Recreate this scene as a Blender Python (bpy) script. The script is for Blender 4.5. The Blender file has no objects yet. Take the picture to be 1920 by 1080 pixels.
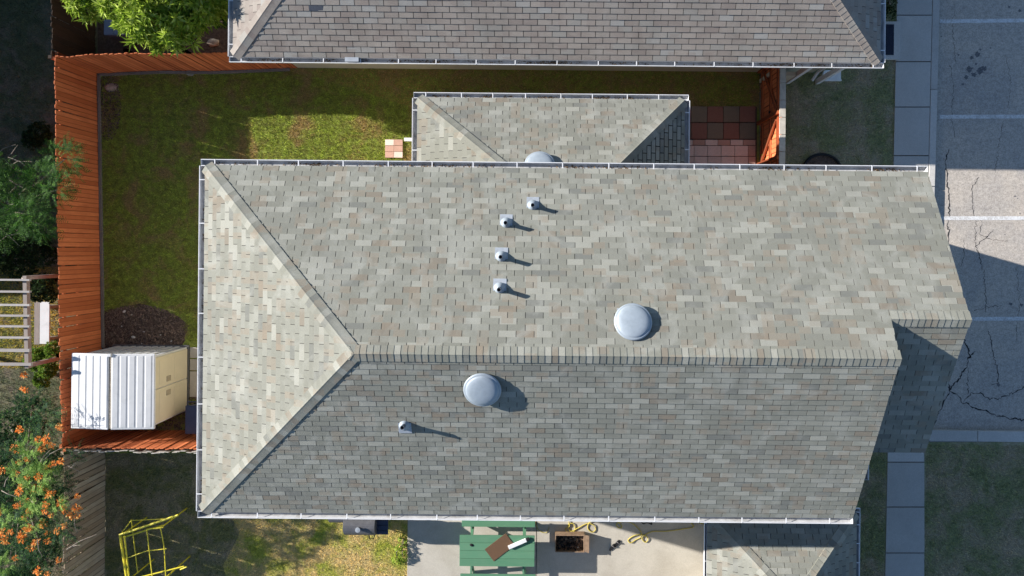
import bpy, math, random
import numpy as np
from mathutils import Vector, Matrix
random.seed(7); rng = np.random.default_rng(7)
S = bpy.context.scene
COL = S.collection

# ------------------------------------------------------------------ camera, sky, sun
CAM_H = 19.8; FPX = 1275.0; NX, NY = 1008.0, 465.0; ROLL = 0.0095
SUN_K, SUN_M = 2.56, 0.71          # shadow travel per metre of height: +x and -y
cam = bpy.data.cameras.new('camera'); cam_o = bpy.data.objects.new('camera', cam); COL.objects.link(cam_o)
cam.sensor_fit = 'HORIZONTAL'; cam.sensor_width = 36.0; cam.lens = 36.0*FPX/1920
cam.shift_x = (960-NX)/1920; cam.shift_y = -(540-NY)/1920
cam.clip_start = 0.1; cam.clip_end = 1000
cam_o.location = (0, 0, CAM_H); cam_o.rotation_euler = (0, 0, ROLL)
S.camera = cam_o
elev = math.atan(1/math.hypot(SUN_K, SUN_M))
to_sun = Vector((-SUN_K, SUN_M, 1)).normalized()
world = bpy.data.worlds.new('World'); S.world = world; world.use_nodes = True
nt = world.node_tree; nt.nodes.clear()
sky = nt.nodes.new('ShaderNodeTexSky'); sky.sky_type = 'NISHITA'; sky.sun_disc = False
sky.sun_elevation = elev; sky.sun_rotation = math.atan2(-SUN_K, SUN_M) % (2*math.pi)
sky.altitude = 200; sky.air_density = 1.0; sky.dust_density = 0.3; sky.ozone_density = 3.0
bg = nt.nodes.new('ShaderNodeBackground'); bg.inputs['Strength'].default_value = 0.072
wo = nt.nodes.new('ShaderNodeOutputWorld')
nt.links.new(sky.outputs[0], bg.inputs['Color']); nt.links.new(bg.outputs[0], wo.inputs['Surface'])
sl = bpy.data.lights.new('sun', 'SUN'); sl.energy = 5.0; sl.angle = math.radians(0.53); sl.color = (1.0, 0.955, 0.89)
so = bpy.data.objects.new('sun', sl); COL.objects.link(so); so.location = (-20, 8, 20)
so.rotation_euler = to_sun.to_track_quat('Z', 'Y').to_euler()
S.view_settings.view_transform = 'Standard'; S.view_settings.look = 'None'
S.view_settings.gamma = 1.0; S.view_settings.use_curve_mapping = False; S.view_settings.exposure = 1.13
S.render.engine = 'CYCLES'
S.cycles.max_bounces = 6; S.cycles.diffuse_bounces = 3

def W(px, py, z=0.0):
    D = CAM_H - z; xc = (px-NX)*D/FPX; yc = (NY-py)*D/FPX
    c, s = math.cos(ROLL), math.sin(ROLL)
    return Vector((c*xc - s*yc, s*xc + c*yc, z))
def PX(p):
    c, s = math.cos(ROLL), math.sin(ROLL); D = CAM_H - p[2]
    xc = c*p[0]+s*p[1]; yc = -s*p[0]+c*p[1]
    return NX+FPX*xc/D, NY-FPX*yc/D

# ------------------------------------------------------------------ materials
def new_mat(name):
    m = bpy.data.materials.new(name); m.use_nodes = True
    t = m.node_tree; b = t.nodes['Principled BSDF']
    return m, t, b
def N(t, typ, **kw):
    n = t.nodes.new(typ)
    for k, v in kw.items():
        if k.startswith('i_'): n.inputs[k[2:].replace('_', ' ')].default_value = v
        else: setattr(n, k, v)
    return n
def noise(t, vec, scale, detail=4.0, rough=0.6, dist=0.0):
    n = N(t, 'ShaderNodeTexNoise'); n.inputs['Scale'].default_value = scale
    n.inputs['Detail'].default_value = detail; n.inputs['Roughness'].default_value = rough
    n.inputs['Distortion'].default_value = dist
    if vec is not None: t.links.new(vec, n.inputs['Vector'])
    return n.outputs['Fac']
def pos(t): return N(t, 'ShaderNodeNewGeometry').outputs['Position']
def mapped(t, vec, scale=(1, 1, 1), rot=(0, 0, 0)):
    m = N(t, 'ShaderNodeMapping'); m.inputs['Scale'].default_value = scale; m.inputs['Rotation'].default_value = rot
    t.links.new(vec, m.inputs['Vector']); return m.outputs[0]
def rng_map(t, fac, a, b, c=0.0, d=1.0):
    m = N(t, 'ShaderNodeMapRange'); m.inputs[1].default_value = a; m.inputs[2].default_value = b
    m.inputs[3].default_value = c; m.inputs[4].default_value = d
    t.links.new(fac, m.inputs[0]); return m.outputs[0]
def ramp(t, fac, stops, interp='LINEAR'):
    r = N(t, 'ShaderNodeValToRGB'); r.color_ramp.interpolation = interp
    el = r.color_ramp.elements
    while len(el) < len(stops): el.new(0.5)
    for e, (p, c) in zip(el, stops): e.position = p; e.color = (*c, 1)
    t.links.new(fac, r.inputs[0]); return r.outputs[0]
def mix(t, fac, a, b, mode='MIX'):
    m = N(t, 'ShaderNodeMix', data_type='RGBA', blend_type=mode)
    for sock, v in ((0, fac), (6, a), (7, b)):
        if isinstance(v, (int, float)): m.inputs[sock].default_value = v
        elif isinstance(v, tuple): m.inputs[sock].default_value = (*v, 1)
        else: t.links.new(v, m.inputs[sock])
    return m.outputs[2]
def math_n(t, op, a, b=None):
    m = N(t, 'ShaderNodeMath', operation=op)
    for i, v in enumerate((a, b)):
        if v is None: continue
        if isinstance(v, (int, float)): m.inputs[i].default_value = v
        else: t.links.new(v, m.inputs[i])
    return m.outputs[0]
def rand01(t):
    g = N(t, 'ShaderNodeNewGeometry').outputs['Random Per Island']; o = N(t, 'ShaderNodeObjectInfo').outputs['Random']
    return math_n(t, 'FRACT', math_n(t, 'ADD', g, math_n(t, 'MULTIPLY', o, 7.13)))
def bump(t, b, h, strength=0.3, dist=0.01):
    n = N(t, 'ShaderNodeBump'); n.inputs['Strength'].default_value = strength; n.inputs['Distance'].default_value = dist
    t.links.new(h, n.inputs['Height']); t.links.new(n.outputs[0], b.inputs['Normal'])
def fin(t, b, col, rough=0.85, spec=0.3, metal=0.0):
    if isinstance(col, tuple): b.inputs['Base Color'].default_value = (*col, 1)
    else: t.links.new(col, b.inputs['Base Color'])
    b.inputs['Roughness'].default_value = rough; b.inputs['Specular IOR Level'].default_value = spec
    b.inputs['Metallic'].default_value = metal

def simple(name, c, rough=0.7, var=0.25, scale=8.0, spec=0.3, metal=0.0, bmp=0.15, dirt=None, isl=0.0):
    m, t, b = new_mat(name); p = pos(t)
    n1 = noise(t, p, scale, 5)
    col = mix(t, rng_map(t, n1, .3, .7), tuple(x*(1-var) for x in c), tuple(min(1, x*(1+var)) for x in c))
    if dirt:
        n2 = noise(t, p, 2.3, 6, .7, .4); col = mix(t, rng_map(t, n2, .52, .75, 0, .75), col, dirt)
    if isl:
        col = mix(t, 1.0, col, ramp(t, rand01(t), [(0, (1-isl,)*3), (1, (1+isl*.3,)*3)]), 'MULTIPLY')
    fin(t, b, col, rough, spec, metal)
    if bmp: bump(t, b, noise(t, p, scale*9, 3), bmp, .004)
    return m

def shingle_mat(name, stops, broad, brown, gain=1.0):
    m, t, b = new_mat(name); p = pos(t)
    col = ramp(t, rand01(t), stops, 'CONSTANT')
    # blend drops that run across the tabs, as on printed colour blends
    cell = mapped(t, p, (4.4, 7.6, 5.0))
    v = N(t, 'ShaderNodeTexWhiteNoise', noise_dimensions='2D')
    fl = N(t, 'ShaderNodeVectorMath', operation='FLOOR'); t.links.new(cell, fl.inputs[0]); t.links.new(fl.outputs[0], v.inputs['Vector'])
    col = mix(t, rng_map(t, v.outputs['Value'], .80, .86, 0, .45), col, brown)
    nb = noise(t, p, 1.5, 4, .55, 1.2); nd = noise(t, mapped(t, p, (1, 1, 1), (0, 0, .6)), .9, 4, .6, .6)
    col = mix(t, rng_map(t, nb, .48, .68, 0, .60), col, broad)
    col = mix(t, rng_map(t, nd, .50, .68, 0, .30), col, tuple(x*.55 for x in broad))
    gr = noise(t, p, 90, 3, .7); gr2 = noise(t, p, 420, 2, .7)
    g = math_n(t, 'ADD', rng_map(t, gr, .3, .7, .82*gain, 1.12*gain), rng_map(t, gr2, .3, .7, -.10, .10))
    cg = N(t, 'ShaderNodeCombineColor')
    for i in range(3): t.links.new(g, cg.inputs[i])
    col = mix(t, 1.0, col, cg.outputs[0], 'MULTIPLY')
    st = noise(t, mapped(t, p, (1.6, .35, .5)), 1.4, 5, .65, .3)
    col = mix(t, rng_map(t, st, .56, .74, 0, .22), col, (.12, .115, .10))
    fin(t, b, col, .93, .15)
    bump(t, b, gr2, .5, .003)
    return m
M = {}
M['shingle'] = shingle_mat('weathered_wood_shingle', [(0, (.212, .212, .180)), (.34, (.232, .232, .198)), (.60, (.252, .252, .216)),
      (.74, (.305, .302, .262)), (.86, (.215, .190, .152)), (.93, (.180, .182, .162))], (.325, .325, .29), (.26, .212, .160), 1.0)
M['shingle_north'] = shingle_mat('grey_brown_shingle', [(0, (.265, .232, .205)), (.4, (.295, .262, .232)), (.65, (.27, .255, .232)),
      (.8, (.235, .20, .178)), (.92, (.305, .297, .28))], (.31, .28, .25), (.24, .20, .178))
M['shingle_dark'] = simple('slate_patch', (.055, .065, .085), .9, .2, 30)
M['underlay'] = simple('roof_underlay', (.045, .044, .040), .95, .2, 20)
M['white'] = simple('white_gutter_paint', (.72, .72, .73), .45, .05, 3, .4, dirt=(.52, .50, .46), bmp=.05)
M['trough'] = simple('dirty_gutter_bottom', (.40, .40, .40), .8, .25, 6, dirt=(.18, .16, .14))
M['siding'] = simple('beige_siding', (.50, .45, .35), .7, .06, 2, bmp=.1)
M['galv'] = simple('galvanised_metal', (.36, .39, .43), .5, .10, 12, .5, .25, bmp=.1, dirt=(.26, .28, .30))
M['vent_dome'] = simple('painted_vent_metal', (.30, .345, .39), .5, .07, 9, .4, .1, bmp=.12, dirt=(.23, .26, .29))
M['plate'] = simple('flashing_sheet', (.34, .37, .41), .5, .12, 14, .4, .1, dirt=(.26, .27, .27))
M['pipe'] = simple('dark_pipe', (.12, .14, .17), .5, .15, 10)
M['black'] = simple('black_rubber', (.012, .012, .014), .7, .3, 20)

def wood_mat(name, c1, c2, c3, along='z', rough=.8, edge=0.0):
    m, t, b = new_mat(name); p = pos(t)
    sc = {'z': (14, 14, .9), 'x': (.9, 14, 14), 'y': (14, .9, 14)}[along]
    v = mapped(t, p, sc)
    rv = rand01(t)
    col = mix(t, rv, c1, c2)
    g = noise(t, v, 3.0, 6, .7, .6)
    col = mix(t, rng_map(t, g, .38, .72, 0, .6), col, c3)
    gx_ = N(t, 'ShaderNodeSeparateXYZ'); t.links.new(N(t, 'ShaderNodeTexCoord').outputs['Generated'], gx_.inputs[0])
    ed_ = math_n(t, 'ABSOLUTE', math_n(t, 'SUBTRACT', gx_.outputs[0], .5))
    if edge: col = mix(t, rng_map(t, ed_, .38, .50, 0, edge), col, tuple(x*.30 for x in c3))
    blot = noise(t, p, 1.6, 4, .6)
    col = mix(t, rng_map(t, blot, .45, .72, 0, .35), col, c3)
    fin(t, b, col, rough, .2); bump(t, b, g, .5, .004)
    return m
M['orange_wood'] = wood_mat('orange_stained_wood', (.50, .135, .048), (.78, .245, .095), (.36, .085, .034), edge=.85)
M['orange_end'] = wood_mat('orange_board_sawn_edge', (.62, .30, .15), (.72, .42, .26), (.5, .2, .1))
M['grey_wood'] = wood_mat('weathered_brown_wood', (.36, .26, .17), (.58, .47, .34), (.17, .115, .075), edge=.9)
M['pale_wood'] = wood_mat('silvered_wood', (.42, .38, .33), (.52, .49, .45), (.28, .25, .21), 'x')
M['shade_wood'] = wood_mat('deep_shade_wood', (.035, .022, .015), (.06, .035, .022), (.02, .014, .01))  # near black wood, deep shade on the fence face put into its colour
M['cap_wood'] = simple('pale_cap_board', (.48, .44, .38), .8, .2, 6, dirt=(.32, .27, .21))

def concrete_mat(name, c, dark, speck=.3, stain=.5):
    m, t, b = new_mat(name); p = pos(t)
    n1 = noise(t, p, 1.1, 6, .65, .5); n2 = noise(t, p, 38, 4, .75); n3 = noise(t, p, 9, 5, .7)
    col = mix(t, rng_map(t, n1, .40, .70, 0, stain), c, dark)
    col = mix(t, rng_map(t, n3, .5, .8, 0, .35), col, tuple(x*.72 for x in c))
    col = mix(t, 1.0, col, ramp(t, n2, [(.3, (1-speck,)*3), (.7, (1.0+speck*.3,)*3)]), 'MULTIPLY')
    col = mix(t, 1.0, col, ramp(t, rand01(t), [(0, (.88,)*3), (1, (1.05,)*3)]), 'MULTIPLY')
    fin(t, b, col, .9, .2); bump(t, b, n2, .4, .006)
    return m
M['sidewalk'] = concrete_mat('sidewalk_concrete', (.52, .50, .47), (.42, .40, .375), .20, .5)
M['kerb'] = concrete_mat('kerb_concrete', (.56, .54, .51), (.42, .40, .38), .22)
M['patio'] = concrete_mat('patio_concrete', (.52, .48, .41), (.38, .34, .28), .16, .7)
M['edging'] = concrete_mat('edging_concrete', (.24, .22, .20), (.14, .12, .10), .3)

def asphalt_mat():
    m, t, b = new_mat('old_asphalt'); p = pos(t)
    n1 = noise(t, p, .55, 5, .6, .7); n2 = noise(t, p, 26, 5, .85); n3 = noise(t, p, 3, 7, .75, .5); n4 = noise(t, p, 9, 5, .8)
    col = mix(t, rng_map(t, n1, .35, .68), (.54, .475, .405), (.43, .395, .36))
    col = mix(t, rng_map(t, n3, .5, .78, 0, .55), col, (.30, .28, .275))
    col = mix(t, 1.0, col, ramp(t, n2, [(.28, (.50,)*3), (.5, (.95,)*3), (.72, (1.28,)*3)]), 'MULTIPLY')
    col = mix(t, 1.0, col, ramp(t, n4, [(.3, (.72,)*3), (.7, (1.18,)*3)]), 'MULTIPLY')
    # rusty pitting
    n5 = noise(t, p, 7, 5, .85, .2)
    col = mix(t, rng_map(t, n5, .66, .74, 0, .45), col, (.36, .24, .19))
    fin(t, b, col, .92, .2); bump(t, b, n2, .6, .008)
    return m
M['asphalt'] = asphalt_mat()
def stripe_mat():
    m, t, b = new_mat('worn_white_line_paint'); p = pos(t)
    n = noise(t, p, 22, 6, .8); n2 = noise(t, p, 3, 4, .7)
    f = math_n(t, 'ADD', n, math_n(t, 'MULTIPLY', n2, .35))
    col = mix(t, rng_map(t, f, .60, .80), (.70, .70, .70), (.42, .40, .38))
    fin(t, b, col, .8, .2); return m
M['stripe'] = stripe_mat()
M['crack'] = simple('crack_tar', (.035, .034, .036), .95, .4, 40)
M['oil'] = simple('oil_stain', (.14, .135, .14), .7, .4, 25)

def grass_mat(name, g1, g2, brown, amt=(.5, .66), blade=False):
    m, t, b = new_mat(name); p = pos(t)
    n1 = noise(t, p, 1.25, 6, .68, .5); n2 = noise(t, p, 5.5, 5, .7); n3 = noise(t, p, 24, 5, .85)
    col = mix(t, rng_map(t, n2, .35, .68), g1, g2)
    col = mix(t, rng_map(t, n1, amt[0], amt[1], 0, .9), col, brown)
    if blade: col = mix(t, 1.0, col, ramp(t, rand01(t), [(0, (.40,)*3), (.6, (1.0,)*3), (1, (1.85, 1.75, 1.5))]), 'MULTIPLY'); col = mix(t, 1.0, col, ramp(t, n3, [(.32, (.42,)*3), (.66, (1.4,)*3)]), 'MULTIPLY')
    else:
        col = mix(t, 1.0, col, ramp(t, n3, [(.3, (.45,)*3), (.7, (1.2,)*3)]), 'MULTIPLY')
        bump(t, b, n3, .8, .03)
    fin(t, b, col, .8, .2)
    if blade:
        tr = N(t, 'ShaderNodeBsdfTranslucent'); t.links.new(col, tr.inputs['Color']); ms = N(t, 'ShaderNodeMixShader'); ms.inputs[0].default_value = .4
        t.links.new(b.outputs[0], ms.inputs[1]); t.links.new(tr.outputs[0], ms.inputs[2]); t.links.new(ms.outputs[0], t.nodes['Material Output'].inputs['Surface'])
    return m
GR = {'lawn': ((.26, .27, .065), (.46, .57, .090), (.46, .32, .14), (.49, .64)),
      'alley': ((.30, .24, .08), (.44, .30, .10), (.52, .29, .13), (.24, .46)),
      'front': ((.28, .31, .15), (.46, .48, .24), (.60, .50, .36), (.42, .62)),
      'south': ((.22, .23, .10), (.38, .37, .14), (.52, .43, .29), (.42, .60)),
      'dry': ((.36, .42, .06), (.62, .60, .12), (.80, .60, .28), (.38, .56)),  # dry grass, with the brightness of the sunlit strip put into its colour
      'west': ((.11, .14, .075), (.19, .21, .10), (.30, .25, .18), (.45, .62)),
      'gold_lit': ((.36, .38, .05), (.52, .44, .07), (.65, .48, .12), (.4, .6))}  # lit copy of the west grass, sunlight put into its colour
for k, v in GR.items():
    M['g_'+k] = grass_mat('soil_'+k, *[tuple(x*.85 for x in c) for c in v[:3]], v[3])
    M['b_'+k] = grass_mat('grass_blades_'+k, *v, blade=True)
M['soil'] = simple('mulch_soil_deep_shade', (.11, .075, .056), .95, .5, 14, bmp=.6, dirt=(.12, .09, .075))
M['mulch'] = simple('mulch_chip', (.22, .15, .11), .95, .5, 60, isl=.7)
M['stone'] = simple('pale_stone', (.45, .36, .29), .9, .3, 12)
M['whitestone'] = simple('white_pebble', (.62, .58, .52), .9, .2, 12)

def leaf_mat(name, a, b_, tip=None, trans=.35, rough=.65):
    m, t, b = new_mat(name); r = rand01(t)
    col = ramp(t, r, [(0, a), (.7, b_), (1, tip or b_)])
    fin(t, b, col, rough, .12)
    tr = N(t, 'ShaderNodeBsdfTranslucent'); t.links.new(col, tr.inputs['Color'])
    ms = N(t, 'ShaderNodeMixShader'); ms.inputs[0].default_value = trans
    out = t.nodes['Material Output']
    t.links.new(b.outputs[0], ms.inputs[1]); t.links.new(tr.outputs[0], ms.inputs[2]); t.links.new(ms.outputs[0], out.inputs['Surface'])
    return m
M['leaf_bright'] = leaf_mat('bright_leaf', (.20, .31, .03), (.36, .48, .06), (.60, .68, .20))
M['leaf_dark'] = leaf_mat('feathery_leaf', (.020, .070, .012), (.050, .13, .022), (.14, .30, .04))
M['leaf_shrub'] = leaf_mat('blue_green_leaf', (.012, .042, .022), (.030, .085, .036), (.13, .26, .06))
M['leaf_hedge'] = leaf_mat('hedge_leaf', (.015, .030, .012), (.032, .058, .022), (.07, .12, .03))
M['flower'] = leaf_mat('orange_petal', (.85, .24, .04), (.90, .40, .10), (.90, .66, .26), .3, .6)
M['bark'] = simple('grey_bark', (.20, .165, .13), .95, .35, 12, bmp=.6)
M['twig'] = simple('bare_twig', (.26, .22, .18), .9, .3, 12)

# ------------------------------------------------------------------ mesh helpers
class MB:
    def __init__(s): s.v = []; s.f = []
    def add(s, vs, fs):
        o = len(s.v); s.v.extend([tuple(v) for v in vs]); s.f.extend([tuple(i+o for i in f) for f in fs]); return s
    def box(s, x0, x1, y0, y1, z0, z1, mtx=None):
        vs = [Vector(p) for p in ((x0,y0,z0),(x1,y0,z0),(x1,y1,z0),(x0,y1,z0),(x0,y0,z1),(x1,y0,z1),(x1,y1,z1),(x0,y1,z1))]
        if mtx: vs = [mtx @ v for v in vs]
        return s.add(vs, [(0,3,2,1),(4,5,6,7),(0,1,5,4),(1,2,6,5),(2,3,7,6),(3,0,4,7)])
    def prism(s, pts, z0, z1):        # pts ccw xy
        n = len(pts); zb = z0 if hasattr(z0, '__len__') else [z0]*n; zt = z1 if hasattr(z1, '__len__') else [z1]*n
        vs = [(p[0], p[1], zb[i]) for i, p in enumerate(pts)] + [(p[0], p[1], zt[i]) for i, p in enumerate(pts)]
        fs = [tuple(range(n))[::-1], tuple(range(n, 2*n))] + [(i, (i+1) % n, n+(i+1) % n, n+i) for i in range(n)]
        return s.add(vs, fs)
    def tube(s, pts, r, seg=8, cap=True):
        pts = [Vector(p) for p in pts]; rs = r if hasattr(r, '__len__') else [r]*len(pts)
        rings = []; up = Vector((.31, .17, .93))
        for i, p in enumerate(pts):
            d = (pts[min(i+1, len(pts)-1)] - pts[max(i-1, 0)]).normalized()
            a = d.cross(up)
            if a.length < .05: a = d.cross(Vector((1, 0, 0)))
            a.normalize(); b = d.cross(a)
            rings.append([p + (a*math.cos(2*math.pi*k/seg) + b*math.sin(2*math.pi*k/seg))*rs[i] for k in range(seg)])
        vs = [v for r_ in rings for v in r_]; fs = []
        for i in range(len(pts)-1):
            for k in range(seg):
                fs.append((i*seg+k, i*seg+(k+1) % seg, (i+1)*seg+(k+1) % seg, (i+1)*seg+k))
        if cap: fs.append(tuple(range(seg))[::-1]); fs.append(tuple((len(pts)-1)*seg+k for k in range(seg)))
        return s.add(vs, fs)
    def lathe(s, prof, seg=32, mtx=None):
        vs = []; fs = []
        for r, z in prof:
            for k in range(seg):
                a = 2*math.pi*k/seg; vs.append(Vector((r*math.cos(a), r*math.sin(a), z)))
        for i in range(len(prof)-1):
            for k in range(seg):
                fs.append((i*seg+k, i*seg+(k+1) % seg, (i+1)*seg+(k+1) % seg, (i+1)*seg+k))
        if mtx: vs = [mtx @ v for v in vs]
        return s.add(vs, fs)
    def mesh(s, name, mat):
        me = bpy.data.meshes.new(name); me.from_pydata([tuple(v) for v in s.v], [], s.f)
        me.materials.append(mat); me.validate(); return me
    def build(s, name, mat, parent=None, smooth=False, bevel=0.0, loc=None):
        o = bpy.data.objects.new(name, s.mesh(name, mat)); COL.objects.link(o)
        if parent: o.parent = parent
        if loc is not None: o.location = loc
        if smooth:
            for p in o.data.polygons: p.use_smooth = True
        if bevel:
            b = o.modifiers.new('bevel', 'BEVEL'); b.width = bevel; b.segments = 2; b.limit_method = 'ANGLE'
        return o
def inst(name, me, parent, loc=(0, 0, 0), rot=None, mtx=None):
    o = bpy.data.objects.new(name, me); COL.objects.link(o); o.parent = parent
    if mtx is not None: o.matrix_local = mtx
    else:
        o.location = loc
        if rot: o.rotation_euler = rot
    return o
def thing(name, label, cat, group=None, loc=(0, 0, 0)):
    o = bpy.data.objects.new(name, None); COL.objects.link(o); o.location = loc; o.empty_display_size = .2
    o['label'] = label; o['category'] = cat
    if group: o['group'] = group
    return o
def tag(o, label=None, cat=None, group=None, kind=None):
    if label: o['label'] = label
    if cat: o['category'] = cat
    if group: o['group'] = group
    if kind: o['kind'] = kind
    return o
def raw_mesh(name, V, F4, mat, parent=None, tri=False):
    """V (n,3) array; F (m,k) int array with k=3 or 4"""
    me = bpy.data.meshes.new(name); k = F4.shape[1]
    me.vertices.add(len(V)); me.vertices.foreach_set('co', V.astype(np.float32).ravel())
    me.loops.add(F4.size); me.loops.foreach_set('vertex_index', F4.astype(np.int32).ravel())
    me.polygons.add(len(F4)); me.polygons.foreach_set('loop_start', np.arange(0, F4.size, k, dtype=np.int32))
    me.polygons.foreach_set('loop_total', np.full(len(F4), k, dtype=np.int32))
    me.materials.append(mat); me.update(); me.validate()
    o = bpy.data.objects.new(name, me); COL.objects.link(o)
    if parent: o.parent = parent
    return o
def clip(poly, cp):
    out = poly
    n = len(cp)
    for i in range(n):
        a, b = cp[i], cp[(i+1) % n]; inp = out; out = []
        if not inp: return []
        side = lambda p: (b[0]-a[0])*(p[1]-a[1]) - (b[1]-a[1])*(p[0]-a[0])
        for j in range(len(inp)):
            p, q = inp[j-1], inp[j]; sp, sq = side(p), side(q)
            if (sp >= 0) != (sq >= 0):
                t_ = sp/(sp-sq); out.append((p[0]+(q[0]-p[0])*t_, p[1]+(q[1]-p[1])*t_))
            if sq >= 0: out.append(q)
    return out
def area(p): return abs(sum(p[i-1][0]*p[i][1]-p[i][0]*p[i-1][1] for i in range(len(p))))/2

# ------------------------------------------------------------------ ground, road, walks
def structure(name, mb, mat): return tag(mb.build(name, mat), kind='structure')
KB = lambda py: 1760 - 0.030*py            # kerb outer edge in the picture (ground level)
def Lx(px, py): return W(px, py, 0).x
kerb_top = W(1763, -400); kerb_bot = W(1742, 806)
ym = W(1742, 806).y; yk0 = W(1800, 829).y
g = MB(); g.box(-160, 160, -160, 160, -.30, -.16); structure('ground', g, M['g_west'])
def sheet(name, pxs, z, mat, base=-.155):
    pts = [W(a, b, 0) for a, b in pxs]
    if area([(p.x, p.y) for p in pts]) and sum((pts[i-1].x*pts[i].y-pts[i].x*pts[i-1].y) for i in range(len(pts))) < 0: pts = pts[::-1]
    return tag(MB().prism([(p.x, p.y) for p in pts], base, z).build(name, mat), kind='structure')
road = sheet('road', [(1735, -1500), (5200, -1500), (5200, 812), (1735, 812)], -.12, M['asphalt'], -.158)
sheet('lawn_ground', [(183, 128), (183, 850), (700, 850), (700, 310), (1424, 310), (1424, 128)], 0, M['g_lawn'])
sheet('street_lawn_ground', [(1464, -700), (1464, 1300), (1656, 1300), (1676.5, 330), (1697, -700)], 0, M['g_front'])
sheet('verge_ground', [(1733, 829), (4000, 829), (4000, 1700), (1733, 1700)], 0, M['g_front'])
sheet('garden_ground', [(196, 850), (196, 1600), (1464, 1600), (1464, 850)], 0, M['g_south'])
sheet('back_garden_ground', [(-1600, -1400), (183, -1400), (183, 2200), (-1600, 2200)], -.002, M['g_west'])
sheet('north_garden_ground', [(183, -1400), (1464, -1400), (1464, 128), (183, 128)], -.002, M['soil'])  # dark mulch colour stands in for the deep shade of this garden
sheet('house_plot', [(700, 310), (1464, 310), (1464, 850), (700, 850)], -.002, M['g_front'])
sheet('dry_lit_ground', [(430, 850), (455, 900), (425, 950), (450, 1000), (418, 1060), (440, 1140), (440, 1600), (767, 1600), (767, 850)], .004, M['g_dry'])  # g_dry also carries the brightness of the sunlit strip in its colour
sheet('south_strip_ground', [(183, 850), (183, 2200), (196, 2200), (196, 850)], -.003, M['g_west'])

# sidewalk slabs
walk = sheet('sidewalk', [(1696, -700), (1675.5, 330), (1665, 850), (1648, 1700), (1730, 1700), (1733, 829), (1742, 329), (1764, -700)], .004, M['edging'], -.15)
jy = [29 - 86.5*k for k in range(9, 0, -1)] + [29, 116, 201, 292, 379, 466, 552, 640, 727, 795, 866, 950, 1036, 1122, 1208]
for a, b in zip(jy[:-1], jy[1:]):
    xl = lambda y: 1681 - .0205*y; xr = lambda y: (1747 - .023*y) if y < 800 else 1732.
    q = [W(xl(a), a+1.0), W(xl(b), b-1.0), W(xr(b), b-1.0), W(xr(a), a+1.0)]
    dz = random.uniform(0, .008)
    MB().prism([(p.x, p.y) for p in q], .005, .03+dz).build('slab', M['sidewalk'], walk, bevel=.006)
# kerbs
kerb = MB().prism([(p.x, p.y) for p in [W(1748, -700), W(1733, 806), W(1735, 829), W(1744, 829), W(1761, -700)]], -.15, -.02).build('kerb', M['kerb'])
tag(kerb, kind='structure')
ky = [-650, -460, -280, -90, 168, 350, 520, 690, 806]
for a, b in zip(ky[:-1], ky[1:]):
    i_ = lambda y: 1748.0 - .023*y; o_ = lambda y: 1761 - .0255*y
    q = [W(i_(a), a+.6), W(i_(b), b-.6), W(o_(b), b-.6), W(o_(a), a+.6)]
    MB().prism([(p.x, p.y) for p in q], -.02, .035).build('kerb_stone', M['kerb'], kerb, bevel=.012)
k2 = MB().prism([(p.x, p.y) for p in [W(1742, 807), W(1735, 829), W(4000, 860), W(4000, 838)]], -.15, -.02).build('kerb', M['kerb']); tag(k2, kind='structure')
kx = [1738, 1832, 2010, 2190, 2400, 2700, 3100]
for a, b in zip(kx[:-1], kx[1:]):
    q = [W(a+.6+4*(a == 1738), 806+.014*(a-1738)), W(a+.6-3*(a == 1738), 826+.014*(a-1738)), W(b-.6, 826+.014*(b-1738)), W(b-.6, 806+.014*(b-1738))]
    MB().prism([(p.x, p.y) for p in q], -.02, .035).build('kerb_stone', M['kerb'], k2, bevel=.012)
# parking lines
for y0, y1 in ((-152, -154), (40, 37), (219, 218), (409, 409), (598, 597)):
    a = W(1762 if y0 < 500 else 1770, y0, -.12); b = W(2060, y1, -.12); h = .055
    MB().prism([(a.x, a.y-h), (b.x, b.y-h), (b.x, b.y+h), (a.x, a.y+h)], -.121, -.115).build('parking_line', M['stripe'], road)
# cracks
def ribbon(pts, w, name, mat, z=-.1165, jit=.05):
    P = [W(x, y, -.12) for x, y in pts]; fine = []
    for i in range(len(P)-1):
        n = max(2, int((P[i+1]-P[i]).length/.05))
        for k in range(n):
            t_ = k/n; q = P[i].lerp(P[i+1], t_); fine.append(q + Vector((random.gauss(0, jit*.4), random.gauss(0, jit*.4), 0)))
    fine.append(P[-1]); mb = MB(); vs = []
    for i, q in enumerate(fine):
        d = (fine[min(i+1, len(fine)-1)]-fine[max(0, i-1)]); d = Vector((-d.y, d.x, 0)).normalized()
        ww = w*random.uniform(.25, 1.5)*(.3 if i in (0, len(fine)-1) else 1)/2
        vs += [(q.x-d.x*ww, q.y-d.y*ww, z), (q.x+d.x*ww, q.y+d.y*ww, z)]
    fs = [(2*i, 2*i+1, 2*i+3, 2*i+2) for i in range(len(fine)-1)]
    mb.add(vs, fs); return mb.build(name, mat, road)
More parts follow.
